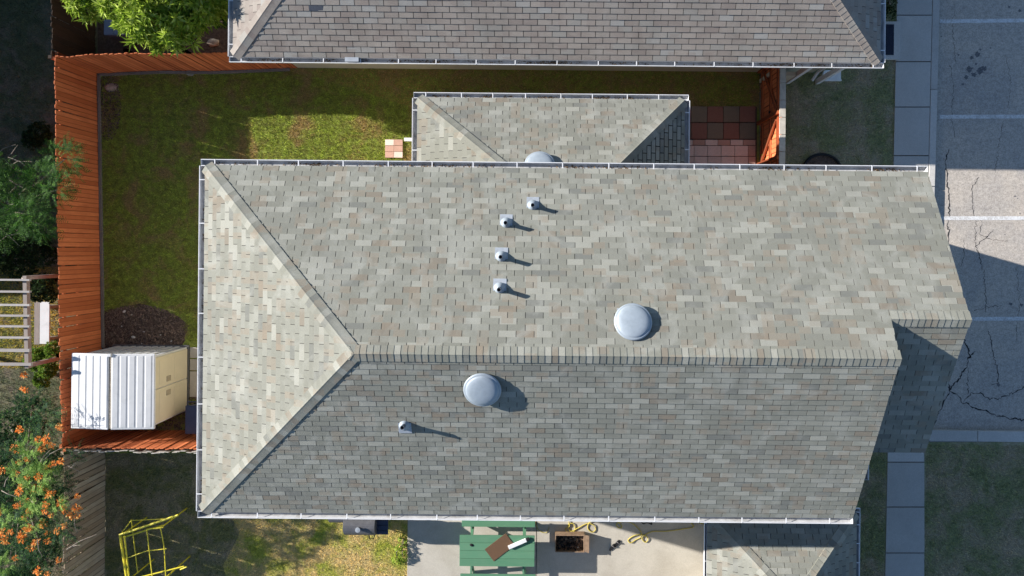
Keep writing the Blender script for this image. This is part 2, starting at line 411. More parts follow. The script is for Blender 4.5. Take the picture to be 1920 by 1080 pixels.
for pts, w in ([[(1779, 280), (1773, 303), (1776, 330), (1780, 380), (1778, 425), (1778, 470)], .03],
               [[(1803, 620), (1818, 668), (1812, 690), (1797, 712), (1782, 728), (1781, 734)], .035],
               [[(1781, 734), (1777, 705)], .05], [[(1827, 658), (1816, 672)], .04],
               [[(1781, 734), (1772, 750), (1762, 770), (1748, 800)], .035],
               [[(1781, 734), (1795, 740), (1806, 755), (1830, 765), (1850, 770), (1870, 780), (1890, 784), (1919, 788), (1960, 800)], .032],
               [[(1806, 755), (1820, 738), (1842, 738), (1850, 748), (1870, 747), (1890, 740), (1905, 733), (1925, 724)], .025],
               [[(1815, 690), (1814, 740)], .018], [[(1853, 620), (1862, 660), (1872, 700), (1870, 718), (1858, 722)], .022],
               [[(1835, 330), (1822, 352), (1824, 392), (1830, 420), (1828, 462), (1837, 480), (1842, 505)], .016],
               [[(1828, 462), (1850, 445), (1862, 430)], .014], [[(1806, 450), (1808, 480), (1802, 500)], .014],
               [[(1845, 505), (1848, 560), (1850, 585)], .014], [[(1820, 585), (1850, 575), (1880, 572)], .014],
               [[(1780, 120), (1788, 160), (1784, 219), (1790, 260)], .010], [[(1790, 0), (1786, 60), (1792, 120)], .008],
               [[(1880, 225), (1872, 280), (1866, 325)], .01], [[(1840, 409), (1838, 440), (1860, 450), (1890, 452)], .012],
               [[(1885, 100), (1895, 150), (1890, 200)], .008], [[(1905, 500), (1912, 560), (1904, 640)], .010]):
    ribbon(pts, w, 'crack', M['crack'])
# oil spots
for (x, y, r) in ((1822, 108, .06), (1833, 102, .09), (1818, 130, .10), (1838, 133, .11), (1826, 140, .08), (1812, 145, .07), (1845, 128, .08), (1797, 103, .03), (1857, 90, .025), (1830, 120, .04), (1838, 93, .035),
                  (1805, 158, .04), (1892, 13, .04), (1912, 20, .05), (1765, 68, .02), (1903, 368, .03), (1908, 372, .02), (1912, 400, .02), (1872, 722, .05), (1895, 570, .05), (1915, 572, .05), (1884, 440, .02)):
    c = W(x, y, -.12); n = 14; ph = random.random()*6
    pts = [(c.x+math.cos(2*math.pi*k/n)*r*(1+.35*math.sin(3*k+ph))*random.uniform(.75, 1.2), c.y+math.sin(2*math.pi*k/n)*r*(.8+.3*math.cos(2*k+ph))) for k in range(n)]
    MB().add([(*p, -.1172) for p in pts], [tuple(range(n))]).build('oil_stain', M['oil'], road)

# ------------------------------------------------------------------ grass
def pts_in(poly, n):
    P = np.array(poly); lo = P.min(0); hi = P.max(0); out = np.empty((0, 2))
    q = rng.uniform(lo, hi, (n, 2)); ins = np.zeros(n, bool); j = len(P)-1
    for i in range(len(P)):
        xi, yi = P[i]; xj, yj = P[j]
        c = ((yi > q[:, 1]) != (yj > q[:, 1])) & (q[:, 0] < (xj-xi)*(q[:, 1]-yi)/(yj-yi+1e-12)+xi); ins ^= c; j = i
    return q[ins]
def grass(pxpoly, key, dens, label, h=.045, w=.011, z=0.0, thin=None):
    poly = [tuple(W(a, b, 0))[:2] for a, b in pxpoly]
    P = np.array(poly); A = (P[:, 0].max()-P[:, 0].min())*(P[:, 1].max()-P[:, 1].min())
    q = pts_in(poly, int(A*dens))
    if thin is not None: q = q[thin(q)]
    n = len(q); a = rng.uniform(0, 2*np.pi, n); hh = h*rng.uniform(.4, 1.5, n); ww = w*rng.uniform(.6, 1.4, n)
    lean = rng.uniform(.2, 1.3, n)*hh; b = a + rng.uniform(-1.2, 1.2, n)+np.pi/2
    V = np.zeros((n, 3, 3))
    V[:, 0, 0] = q[:, 0]-np.cos(a)*ww/2; V[:, 0, 1] = q[:, 1]-np.sin(a)*ww/2; V[:, 0, 2] = z
    V[:, 1, 0] = q[:, 0]+np.cos(a)*ww/2; V[:, 1, 1] = q[:, 1]+np.sin(a)*ww/2; V[:, 1, 2] = z
    V[:, 2, 0] = q[:, 0]+np.cos(b)*lean; V[:, 2, 1] = q[:, 1]+np.sin(b)*lean; V[:, 2, 2] = z+hh
    o = raw_mesh('grass', V.reshape(-1, 3), np.arange(3*n).reshape(-1, 3), M['b_'+key])
    return tag(o, label, 'grass', kind='stuff')
def bed(q):    # keep grass out of the mulch bed beside the shed
    c = W(262, 622); return ~((((q[:, 0]-c.x)/1.35)**2 + ((q[:, 1]-c.y)/.78)**2) < 1+.25*np.sin(q[:, 0]*9)*np.sin(q[:, 1]*11))
grass([(189, 142), (194, 640), (380, 640), (440, 560), (440, 330), (780, 330), (780, 205), (545, 132)], 'lawn', 3200, 'mown green and brown lawn of the fenced back garden', thin=bed)
grass([(545, 130), (780, 204), (1424, 204), (1424, 133)], 'alley', 2600, 'browning grass strip between the two house walls', h=.035)
grass([(1470, -40), (1470, 330), (1674.5, 330), (1682, -40)], 'front', 2400, 'dull green front lawn square beside the sidewalk', h=.035)
grass([(1615, 830), (1600, 1140), (1656, 1140), (1660, 830)], 'front', 2400, 'narrow rough grass strip along the lower sidewalk', h=.05)
grass([(1736, 832), (1990, 836), (1990, 1140), (1733, 1140)], 'front', 2200, 'patchy grass verge beyond the short kerb', h=.045)
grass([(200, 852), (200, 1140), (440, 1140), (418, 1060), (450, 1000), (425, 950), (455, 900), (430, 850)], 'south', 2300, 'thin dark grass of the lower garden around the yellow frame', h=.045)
grass([(430, 850), (455, 900), (425, 950), (450, 1000), (418, 1060), (440, 1140), (766, 1140), (766, 850)], 'dry', 2600, 'dry yellow green grass, brightened as sunlit, between the yellow frame and the patio', h=.04)
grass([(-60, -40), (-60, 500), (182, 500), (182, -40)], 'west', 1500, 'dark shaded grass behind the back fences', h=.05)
grass([(-60, 500), (-60, 690), (110, 690), (110, 500)], 'gold_lit', 2500, 'golden grass coloured as sunlit under the slatted pergola', h=.05)
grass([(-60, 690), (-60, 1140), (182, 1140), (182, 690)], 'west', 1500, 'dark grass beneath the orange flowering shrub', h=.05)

# mulch bed
c0 = W(262, 622)
n = 40; pts = [(c0.x+1.38*math.cos(2*math.pi*k/n)*(1+.16*math.sin(k*.9)*random.random()), c0.y+.78*math.sin(2*math.pi*k/n)*(1+.22*math.cos(k*1.3)*random.random())) for k in range(n)]
structure('mulch_bed', MB().prism(pts, -.05, .012), M['soil'])
def chips(center, rx, ry, n, s, mat, label, cat, z=.015):
    th = rng.uniform(0, 2*np.pi, n); r = np.sqrt(rng.uniform(0, 1, n)); x = center.x+rx*r*np.cos(th); y = center.y+ry*r*np.sin(th)
    a = rng.uniform(0, 2*np.pi, n); l = s*rng.uniform(.5, 1.6, n); w = l*rng.uniform(.2, .5, n); V = np.zeros((n, 4, 3))
    for k, (u, v) in enumerate(((-1, -1), (1, -1), (1, 1), (-1, 1))):
        V[:, k, 0] = x+u*l/2*np.cos(a)-v*w/2*np.sin(a); V[:, k, 1] = y+u*l/2*np.sin(a)+v*w/2*np.cos(a); V[:, k, 2] = z+rng.uniform(0, .03, n)
    return tag(raw_mesh('mulch', V.reshape(-1, 3), np.arange(4*n).reshape(-1, 4), mat), label, cat, kind='stuff')
chips(c0, 1.35, .78, 5000, .045, M['mulch'], 'brown bark mulch bed beside the white shed', 'mulch')
chips(W(205, 200), .35, 1.0, 900, .04, M['mulch'], 'leaf litter in the fence corner of the lawn', 'leaf litter')
chips(W(300, 760), 1.6, .8, 2600, .05, M['mulch'], 'dark leaf litter around the white shed', 'leaf litter')
chips(W(1445, 250), .18, 1.3, 500, .05, M['mulch'], 'dry leaves at the foot of the orange gate', 'leaf litter')
# rocks
def rock(px, py, r, mat, label, z=0, name='rock', sq=.6, cat='rock', group=None):
    mb = MB(); seg, rings = 12, 7; c = W(px, py, z); vs = []; ph = random.uniform(0, 9)
    for i in range(rings+1):
        el = -math.pi/2*.4 + (math.pi/2*1.4)*i/rings
        for k in range(seg):
            a = 2*math.pi*k/seg; rr = r*(1+.16*math.sin(2*a+ph)+.09*math.sin(5*a+ph*2+i))
            vs.append((rr*math.cos(el)*math.cos(a), rr*math.cos(el)*math.sin(a)*.85, r*sq*math.sin(el)))
    fs = [(i*seg+k, i*seg+(k+1) % seg, (i+1)*seg+(k+1) % seg, (i+1)*seg+k) for i in range(rings) for k in range(seg)]
    mb.add(vs, fs); o = mb.build(name, mat, smooth=True, loc=c); tag(o, label, cat, group)
rock(210, 164, .19, M['stone'], 'flat tan rock in the upper corner of the lawn', sq=.25)
for (x, y, r) in ((233, 584, .05), (246, 590, .03), (250, 632, .055), (270, 622, .03), (266, 644, .025), (228, 612, .02), (300, 628, .03), (322, 640, .035)):
    rock(x, y, r, M['whitestone'], 'small white stone in the mulch bed by the shed', .02, 'pebble', .5, 'pebble', 'white stones in the mulch bed')
rock(400, 80, .16, M['stone'], 'pale tan rock under the bright green tree', sq=.35)
rock(355, 134, .16, M['kerb'], 'flat grey stone lying against the north fence base', sq=.12)

# ------------------------------------------------------------------ roofs
def pick(entries, limit=300):
    def d(e): return (e['c']-Vector((0, 0, CAM_H))).length
    def vis(e):
        x, y = PX(e['c']); return -5 < x < 1925 and -5 < y < 1085
    full = sorted([e for e in entries if e['full'] and vis(e)], key=d)[:limit]
    ids = set(id(e) for e in full); return full, [e for e in entries if id(e) not in ids]
def shingle_rows(O, u, v, rows_poly, length, vmax, tab, expo, gap=.012, th=.012, phase=0.0, vgap=.0):
    n_ = u.cross(v).normalized(); out = []
    nrow = int(math.ceil(vmax/expo)); drift = phase
    for i in range(nrow):
        v0 = i*expo; v1 = min(v0+expo, vmax)-vgap
        poly = None
        for a, b, pl in rows_poly:
            if a <= (v0+v1)/2 < b: poly = pl
        if poly is None: continue
        drift += tab*.5 + random.choice((-.012, 0, .012, .02))
        x = -1.0 - (drift % tab)
        while x < length+1.0:
            wj = 0
            r = [(x+gap/2, v0), (x+tab-gap/2, v0), (x+tab-gap/2, v1), (x+gap/2, v1)]
            pc = clip(r, poly)
            if len(pc) >= 3 and area(pc) > .0008:
                full = abs(area(pc)-area(r)) < 1e-6 and v1-v0 > expo*.99 and vgap == 0
                cx = sum(p[0] for p in pc)/len(pc); cy = sum(p[1] for p in pc)/len(pc)
                out.append(dict(p=pc, v0=v0, full=full, c=O+u*cx+v*cy+n_*.01, O=O, u=u, v=v, n=n_, x=x+gap/2, expo=expo, th=th*random.uniform(.85, 1.2), tab=tab, gap=gap))
            x += tab
    return out
def shingles(entries, mat, house_roof, limit=300):
    """entries: list of (roof_object, tabs); 300 largest as parts, the rest as one"""
    allv = [dict(e, roof=r) for r, es in entries for e in es]
    full, rest = pick(allv, limit); cache = {}
    for e in full:
        key = (round(e['tab'], 3), round(e['expo'], 3))
        if key not in cache:
            w = e['tab']-e['gap']; h = e['expo']; b0 = .0; hi, lo = .011, .0015; dr = -.004
            mb = MB(); mb.add([(0, 0, dr), (w, 0, dr), (w, h, dr), (0, h, dr), (0, 0, hi), (w, 0, hi), (w, h, lo), (0, h, lo)],
                              [(0, 3, 2, 1), (4, 5, 6, 7), (0, 1, 5, 4), (1, 2, 6, 5), (2, 3, 7, 6), (3, 0, 4, 7)])
            cache[key] = mb.mesh('shingle', mat)
        o = e['O']+e['u']*e['x']+e['v']*e['v0']
        m = Matrix(((e['u'].x, e['v'].x, e['n'].x, o.x), (e['u'].y, e['v'].y, e['n'].y, o.y), (e['u'].z, e['v'].z, e['n'].z, o.z), (0, 0, 0, 1)))
        m = m @ Matrix.Diagonal((1, 1, e['th']/.011, 1))
        inst('shingle', cache[key], e['roof'], mtx=m)
    by = {}
    for e in rest: by.setdefault(e['roof'].name, []).append(e)
    for rn, es in by.items():
        mb = MB()
        for e in es:
            p = e['p']; k = len(p); vs = []
            for lvl in (0, 1):
                for (a, b) in p:
                    hh = -.004 if lvl == 0 else .0015+(e['th']-.0015)*(1-(b-e['v0'])/e['expo'])
                    vs.append(e['O']+e['u']*a+e['v']*b+e['n']*hh)
            mb.add(vs, [tuple(range(k))[::-1], tuple(range(k, 2*k))]+[(i, (i+1) % k, k+(i+1) % k, k+i) for i in range(k)])
        o = mb.build('shingles', mat, bpy.data.objects[rn]); o['kind'] = 'stuff'
def caps(p0, p1, nA, nB, roof, mat, expo=.135, half=.155, lift=.010, name='ridge_cap'):
    p0 = Vector(p0); p1 = Vector(p1); L = (p1-p0).length; d = (p1-p0)/L
    def down(n_):
        a = n_.cross(d).normalized(); return a if a.z < 0 or (abs(a.z) < 1e-6) else -a
    dA, dB = down(nA), down(nB); up = (nA+nB).normalized()
    cs = [(dA*half+nA*.014), (dA*half*.45+nA*.014), (dA*.03+up*.016), (up*.020), (dB*.03+up*.016), (dB*half*.45+nB*.014), (dB*half+nB*.014)]
    n = int(round(L/expo)); e = L/n
    vs = []
    for s_, h in ((0, lift), (e*1.12, .002)):
        for c in cs: vs.append(c+d*s_+up*h)
    for s_ in (0, e*1.12):
        for c in cs: vs.append(c+d*s_-up*.016)
    k = len(cs); fs = []
    for i in range(k-1):
        fs.append((i, i+1, k+i+1, k+i)); fs.append((2*k+i, i, i+1, 2*k+i+1)[::-1])
    fs += [(0, k, 3*k, 2*k), (k-1, 3*k-1, 4*k-1, 2*k-1)]
    me = MB().add(vs, fs).mesh(name, mat)
    for i in range(n): inst(name, me, roof, p0+d*(e*i))
def gutter(p0, p1, out, house, spacing=.95, wid=.115, start=.3, strap=True):
    """open channel along the eave from p0 to p1 (inner top edge), 'out' horizontal unit vector"""
    p0 = Vector(p0); p1 = Vector(p1); out = Vector(out); L = (p1-p0).length; d = (p1-p0)/L; Z = Vector((0, 0, 1))
    prof = [(0, .0), (0, -.10), (wid*.72, -.10), (wid, -.045), (wid, .012), (wid+.014, .012), (wid+.014, -.05), (wid*.75, -.112), (-.012, -.112), (-.012, .0)]
    vs = [p+out*a+Z*b for p in (p0, p1) for a, b in prof]; k = len(prof)
    fs = [(i, (i+1) % k, k+(i+1) % k, k+i) for i in range(k)]
    fs2 = [tuple(range(k))[::-1], tuple(range(k, 2*k))]
    mb = MB().add(vs, fs+fs2)
    for p, s_ in ((p0, 1), (p1, -1)):
        a = [p+out*x+Z*y for x, y in ((-.012, -.112), (wid*.75, -.112), (wid+.014, -.05), (wid+.014, .012), (-.012, .0))]
        mb.add(a+[q+d*.004*s_ for q in a], [tuple(range(5)), tuple(range(5, 10))[::-1]]+[(i, (i+1) % 5, 5+(i+1) % 5, 5+i) for i in range(5)])
    g_ = mb.build('gutter', M['white'], house)
    tv = [p+out*a+Z*b for p in (p0+d*.006, p1-d*.006) for a, b in ((.002, -.04), (.002, -.096), (wid*.72, -.096), (wid-.004, -.050))]
    MB().add(tv, [(0, 1, 5, 4), (1, 2, 6, 5), (2, 3, 7, 6)]).build('gutter_trough', M['trough'], g_)
    if strap:
        me = MB()
        a = [out*0+Z*.012, out*(wid+.012)+Z*.016]
        me.add([a[0]-d*.011, a[0]+d*.011, a[1]+d*.011, a[1]-d*.011]+[q-Z*.005 for q in (a[0]-d*.011, a[0]+d*.011, a[1]+d*.011, a[1]-d*.011)],
               [(0, 1, 2, 3), (7, 6, 5, 4), (0, 4, 5, 1), (1, 5, 6, 2), (2, 6, 7, 3), (3, 7, 4, 0)])
        me = me.mesh('gutter_hanger', M['white']); s_ = start
        while s_ < L-.08:
            inst('gutter_hanger', me, g_, p0+d*s_); s_ += spacing*random.uniform(.93, 1.07)
    return g_
M['litter'] = simple('dry_leaf_bit', (.16, .10, .05), .9, .5, 30, isl=.6)
def gutter_litter(p0, p1, out, n, house):
    p0 = Vector(p0); p1 = Vector(p1); out = Vector(out); n_c = max(3, n//12); cen = [random.random() for _ in range(n_c)]; vs = []; fs = []
    for i in range(n):
        t = min(.99, max(.01, random.choice(cen)+random.gauss(0, .012))); q = p0.lerp(p1, t)+out*random.uniform(.015, .075)+Vector((0, 0, -.088+random.uniform(0, .02)))
        a = random.uniform(0, 6.3); l = random.uniform(.01, .035); w = l*.4; d = Vector((math.cos(a), math.sin(a), 0)); e = Vector((-d.y, d.x, 0)); k = len(vs)
        vs += [q-d*l, q+e*w+Vector((0, 0, .006)), q+d*l, q-e*w]; fs.append((k, k+1, k+2, k+3))
    o = MB().add(vs, fs).build('leaf_litter', M['litter'], house); o['kind'] = 'stuff'
PT = .5; SLP = math.hypot(1, PT)
nU = Vector((0, PT, 1)).normalized(); nD = Vector((0, -PT, 1)).normalized(); nL = Vector((-PT, 0, 1)).normalized(); nR = Vector((PT, 0, 1)).normalized()
vU = Vector((0, -1, PT)).normalized(); vD = Vector((0, 1, PT)).normalized(); vL = Vector((1, 0, PT)).normalized(); vR = Vector((-1, 0, PT)).normalized()
TAB, EXP = .343, .127

# main house
ZE = 5.2; XL, XM, XR = -7.15, 6.81, 8.345; YT, YB, YB2 = 1.71, -5.73, -4.31
YR = (YT+YB)/2; w_ = (YT-YB)/2; ZR = ZE+PT*w_; AX = XL+w_
YR2 = (YT+YB2)/2; Z2 = ZE+PT*(YT-YR2)
house = thing('two_storey_house', 'large two storey house with weathered grey green shingle roof filling the middle', 'house')
# walls
ov = .42
MB().box(XL+.30, XM-.10, YB+.16, YT-ov, -.1, ZE-.06).build('wall', M['siding'], house)
MB().box(XM-.099, XR-.10, YB2+ov, YT-ov, -.1, ZE-.06).build('wall', M['siding'], house)
def gable(x0, x1, ya, yb, yr, zr, ze):
    vs = [(x, y, z) for x in (x0, x1) for (y, z) in ((ya, ze), (yb, ze), (yr, zr))]
    return MB().add(vs, [(0, 1, 2), (3, 5, 4), (0, 3, 4, 1), (1, 4, 5, 2), (2, 5, 3, 0)])
gable(XM-.22, XM-.10, YB+ov, YT-ov, YR, ZR-.15-PT*.0, ZE-.06).build('gable_wall', M['siding'], house)
gable(XR-.22, XR-.10, YB2+ov, YT-ov, YR2, Z2-.15, ZE-.06).build('gable_wall', M['siding'], house)
# roof deck: closed shells 12 cm thick
def deck(polys, th=.11):
    mb = MB()
    for pl in polys:
        k = len(pl); pl = [Vector(p) for p in pl]
        mb.add(pl+[p-Vector((0, 0, th)) for p in pl], [tuple(range(k)), tuple(range(k, 2*k))[::-1]]+[(i, k+i, k+(i+1) % k, (i+1) % k) for i in range(k)])
    return mb
e_ = .002
roof = deck([[(XL, YT, ZE), (AX, YR, ZR), (XM, YR, ZR), (XM, YR2, Z2), (XR, YR2, Z2), (XR, YT, ZE)],
             [(XL, YB, ZE), (XM, YB, ZE), (XM, YR, ZR), (AX, YR, ZR)],
             [(XL, YT, ZE), (XL, YB, ZE), (AX, YR, ZR)],
             [(XM-.02, YR2, Z2-e_), (XM-.02, YB2, ZE-e_), (XR, YB2, ZE-e_), (XR, YR2, Z2-e_)]]).build('roof', M['underlay'], house)
# shingled planes
LU = XR-XL; vr = w_*SLP; v2 = (YT-YR2)*SLP
O1 = Vector((XR, YT, ZE)); uW = Vector((-1, 0, 0)); uE = Vector((1, 0, 0))
ov_s = -.02
# upper slope: u runs west so that u x v points up
P_low = [(0-.01, ov_s), (LU, ov_s), (LU-w_, vr), (-.01, vr)]
P_high = [(XR-XM-.01, ov_s), (LU, ov_s), (LU-w_, vr), (XR-XM-.01, vr)]
t1 = shingle_rows(O1, uW, vU, [(-1, v2, P_low), (v2, 99, P_high)], LU, vr, TAB, EXP)
O2 = Vector((XL, YB, ZE)); L2 = XM-XL
t2 = shingle_rows(O2, uE, vD, [(-1, 99, [(0, 0), (L2+.01, 0), (L2+.01, vr), (w_, vr)])], L2, vr, TAB, EXP)
O3 = Vector((XL, YT, ZE)); L3 = YT-YB
t3 = shingle_rows(O3, Vector((0, -1, 0)), vL, [(-1, 99, [(0, 0), (L3, 0), (L3/2, vr)])], L3, vr, TAB, EXP)
O4 = Vector((XM, YB2, ZE)); L4 = XR-XM
t4 = shingle_rows(O4, uE, vD, [(-1, 99, [(0, 0), (L4+.01, 0), (L4+.01, v2), (0, v2)])], L4, v2, TAB, EXP)
# wing roof (single storey, north side)
ZW = 3.0; WX0, WX1, WY = -3.0, 3.60, 3.69; WYB = YT-ov; wd = WY-WYB; HK = 1.2
wing_wall = MB().box(WX0+.35, WX1-.35, WYB, WY-.35, -.1, ZW-.06).build('wall', M['siding'], house)
zt = ZW+PT*wd
wing = deck([[(WX0, WY, ZW), (WX0+wd*HK, WYB, zt), (WX1-wd, WYB, zt), (WX1, WY, ZW)],
             [(WX0, WY, ZW), (WX0, WYB, ZW), (WX0+wd*HK, WYB, zt)],
             [(WX1, WYB, ZW), (WX1, WY, ZW), (WX1-wd, WYB, zt)]]).build('wing_roof', M['underlay'], house)
vw = wd*SLP; LW = WX1-WX0
t5 = shingle_rows(Vector((WX1, WY, ZW)), uW, vU, [(-1, 99, [(0, 0), (LW, 0), (LW-wd*HK, vw), (wd, vw)])], LW, vw, TAB, EXP)
vLw = Vector((1, 0, PT/HK)).normalized(); lw = wd*HK*math.hypot(1, PT/HK)
t6 = shingle_rows(Vector((WX0, WY, ZW)), Vector((0, -1, 0)), vLw, [(-1, 99, [(0, 0), (wd, 0), (wd, lw)])], wd, lw, TAB, EXP)
t7 = shingle_rows(Vector((WX1, WYB, ZW)), Vector((0, 1, 0)), vR, [(-1, 99, [(0, 0), (wd, 0), (0, vw)])], wd, vw, TAB, EXP, vgap=.03, gap=.024, th=.016)
shingles([(roof, t1+t2+t3+t4), (wing, t5+t6+t7)], M['shingle'], roof)
# caps
caps((XM+.02, YR, ZR+.005), (AX-.02, YR, ZR+.005), nU, nD, roof, M['shingle'], .128, .165)
caps((XL+.02, YT-.02, ZE+.012), (AX, YR, ZR+.004), nU, nL, roof, M['shingle'], .135, .16, name='hip_cap')
caps((XL+.02, YB+.02, ZE+.012), (AX, YR, ZR+.004), nL, nD, roof, M['shingle'], .135, .16, name='hip_cap')
caps((XR+.015, YR2, Z2+.006), (XM+.02, YR2, Z2+.006), nU, nD, roof, M['shingle'], .13, .165)
caps((WX0+.02, WY-.02, ZW+.012), (WX0+wd*HK-.02, WYB+.02, zt+.006), nU, Vector((-PT/HK, 0, 1)).normalized(), wing, M['shingle'], .15, .15, name='hip_cap')
caps((WX1-.02, WY-.02, ZW+.012), (WX1-wd+.02, WYB+.02, zt+.006), nU, nR, wing, M['shingle'], .15, .15, name='hip_cap')
# rake trim
def board(p0, p1, w, h, name, mat, parent, off=(0, 0, 0)):
    p0 = Vector(p0)+Vector(off); p1 = Vector(p1)+Vector(off); d = (p1-p0).normalized(); s_ = d.cross(Vector((0, 0, 1))).normalized(); u_ = s_.cross(d)
    vs = [p+s_*a*w/2+u_*b*h/2 for p in (p0, p1) for a, b in ((-1, -1), (1, -1), (1, 1), (-1, 1))]
    return MB().add(vs, [(0, 1, 2, 3), (7, 6, 5, 4), (0, 4, 5, 1), (1, 5, 6, 2), (2, 6, 7, 3), (3, 7, 4, 0)]).build(name, mat, parent)
board((XM-.022, YB, ZE-.10), (XM-.022, YR, ZR-.10), .025, .13, 'rake_board', M['white'], house)
board((XM-.022, YR2-.02, Z2-.09), (XM-.022, YR, ZR-.10), .025, .10, 'rake_board', M['white'], house)
board((XR-.022, YT, ZE-.10), (XR-.022, YR2, Z2-.10), .025, .13, 'rake_board', M['white'], house)
board((XR-.022, YB2, ZE-.10), (XR-.022, YR2, Z2-.10), .025, .13, 'rake_board', M['white'], house)
# gutters
gutter((XL-.10, YT+.004, ZE-.015), (XR+.02, YT+.004, ZE-.015), (0, 1, 0), house, .93)
gutter((XL-.004, YT-.01, ZE-.015), (XL-.004, YB+.01, ZE-.015), (-1, 0, 0), house, .97)
gutter((XL-.10, YB-.004, ZE-.015), (XM+.02, YB-.004, ZE-.015), (0, -1, 0), house, .93)
gutter((WX0-.10, WY+.004, ZW-.015), (WX1+.10, WY+.004, ZW-.015), (0, 1, 0), house, .83)
gutter((WX0-.004, WY-.01, ZW-.015), (WX0-.004, WYB, ZW-.015), (-1, 0, 0), house, .95)
gutter((WX1+.004, WY-.01, ZW-.015), (WX1+.004, WYB, ZW-.015), (1, 0, 0), house, .95)
gutter_litter((XL, YT+.004, ZE-.015), (XR, YT+.004, ZE-.015), (0, 1, 0), 420, house)
gutter_litter((XL-.004, YT, ZE-.015), (XL-.004, YB, ZE-.015), (-1, 0, 0), 260, house)
gutter_litter((WX0, WY+.004, ZW-.015), (WX1, WY+.004, ZW-.015), (0, 1, 0), 240, house)
# low porch eave peeping out under the front rake
pc = W(1630, 901, 2.7); MB().box(pc.x-1.0, pc.x-.10, pc.y+.01, pc.y+1.6, 2.58, 2.66).build('porch_roof', M['shingle'], house)
gutter((pc.x-.10, pc.y+1.6, 2.66), (pc.x-.10, pc.y, 2.66), (1, 0, 0), house, .8, wid=.09)

def slope_z(plane, x, y):
    return {'U': ZE+PT*(YT-y), 'D': ZE+PT*(y-YB), 'W': ZW+PT*(WY-y)}[plane]
def find(px, py, plane):
    z = 6.0
    for _ in range(30): p = W(px, py, z); z = slope_z(plane, p.x, p.y)
    return W(px, py, z)
def pipe_vent(px, py, plane, h, r=.042, plate=.26, parent=house, yaw=0):
    p = find(px, py, plane); n_ = nD if plane == 'D' else nU; v_ = vD if plane == 'D' else vU
    x_ = v_.cross(n_); m = Matrix((( x_.x, v_.x, n_.x, p.x), (x_.y, v_.y, n_.y, p.y), (x_.z, v_.z, n_.z, p.z+.005), (0, 0, 0, 1)))
    mv = Matrix.Translation(p)
    lean = Matrix.Rotation(random.uniform(-.03, .03), 4, 'X')
    o = MB().lathe([(r*.82, h-.02), (r*.82, h), (r, h), (r, -.02)], 18, mv @ lean).build('vent_pipe', M['pipe'], parent, smooth=False)
    MB().lathe([(0.0, h-.045), (r*.83, h-.045)], 18, mv @ lean).build('pipe_opening', M['black'], o)
    MB().lathe([(r*1.02, .12), (r*1.4, .105), (.105, .03), (.125, .004), (.125, -.01)], 22, mv).build('pipe_boot', M['vent_dome'], o, smooth=True)
    f = MB(); f.box(-plate/2, plate/2, -plate*.80, .05, .006, .013, m); f.build('flashing', M['plate'], o)
for a in ((999, 386, 'U', .26), (949, 419, 'U', .28), (940, 482, 'U', .31), (937, 541, 'U', .30), (759, 796, 'D', .27)): pipe_vent(*a)
def dome_vent(px, py, plane, parent=house, R=.36):
    p = find(px, py, plane); n_ = nD if plane == 'D' else nU
    ax = (n_*.75+Vector((0, 0, 1))*.25).normalized(); q = ax.to_track_quat('Z', 'Y').to_matrix().to_4x4(); m = Matrix.Translation(p) @ q
    o = MB().lathe([(0.001, .160), (R*.35, .157), (R*.62, .149), (R*.80, .132), (R*.87, .118), (R*.89, .104), (R*.93, .106), (R, .094), (R*1.015, .078), (R*1.0, .062), (R*.93, .060)], 48, m).build('dome_vent', M['vent_dome'], parent, smooth=True)
    MB().lathe([(R*.7, .09), (R*.7, -.03)], 32, m).build('vent_neck', M['galv'], o, smooth=True)
    f = MB(); n2 = n_; v_ = vD if plane == 'D' else vU; x_ = v_.cross(n2)
    mm = Matrix(((x_.x, v_.x, n2.x, p.x), (x_.y, v_.y, n2.y, p.y), (x_.z, v_.z, n2.z, p.z), (0, 0, 0, 1)))
    f.box(-R*.80, R*.80, -R*.80, R*.6, .010, .019, mm); f.build('flashing', M['galv'], o)
dome_vent(1186, 605, 'U'); dome_vent(905, 727, 'D'); dome_vent(1012, 313, 'W')

# north house
ZN = 2.9
nc0 = W(437, 108, ZN); nc1 = W(1650, 116, ZN)
nx0, nx1, ny = nc0.x, nc1.x, (nc0.y+nc1.y)/2; NW_ = 4.4; nyr = ny+NW_; nz = ZN+PT*NW_
nh = thing('single_storey_house', 'single storey house with brown grey shingle roof along the top edge', 'house')
MB().box(nx0+.55, nx1-.5, ny+.5, ny+2*NW_-.5, -.1, ZN-.06).build('wall', M['siding'], nh)
nroof = deck([[(nx0, ny, ZN), (nx1, ny, ZN), (nx1-NW_, nyr, nz), (nx0+NW_, nyr, nz)],
              [(nx0, ny+2*NW_, ZN), (nx0+NW_, nyr, nz), (nx1-NW_, nyr, nz), (nx1, ny+2*NW_, ZN)],
              [(nx0, ny, ZN), (nx0+NW_, nyr, nz), (nx0, ny+2*NW_, ZN)],
              [(nx1, ny, ZN), (nx1, ny+2*NW_, ZN), (nx1-NW_, nyr, nz)]]).build('roof', M['underlay'], nh)
ntab, nexp = .352, .138; Ln = nx1-nx0; vn = NW_*SLP; vcut = 3.0
n1 = shingle_rows(Vector((nx0, ny, ZN)), uE, vD, [(-1, 99, [(0, 0), (Ln, 0), (Ln-NW_, vn), (NW_, vn)])], Ln, vn, ntab, nexp, gap=.016, th=.015)
n2 = shingle_rows(Vector((nx0, ny+2*NW_, ZN)), Vector((0, -1, 0)), vL, [(-1, 99, [(0, 0), (2*NW_, 0), (NW_, vn)])], 2*NW_, vn, ntab, nexp)
n3 = shingle_rows(Vector((nx1, ny, ZN)), Vector((0, 1, 0)), vR, [(-1, 99, [(0, 0), (2*NW_, 0), (NW_, vn)])], 2*NW_, vn, ntab, nexp)
shingles([(nroof, n1+n2+n3)], M['shingle_north'], nroof)
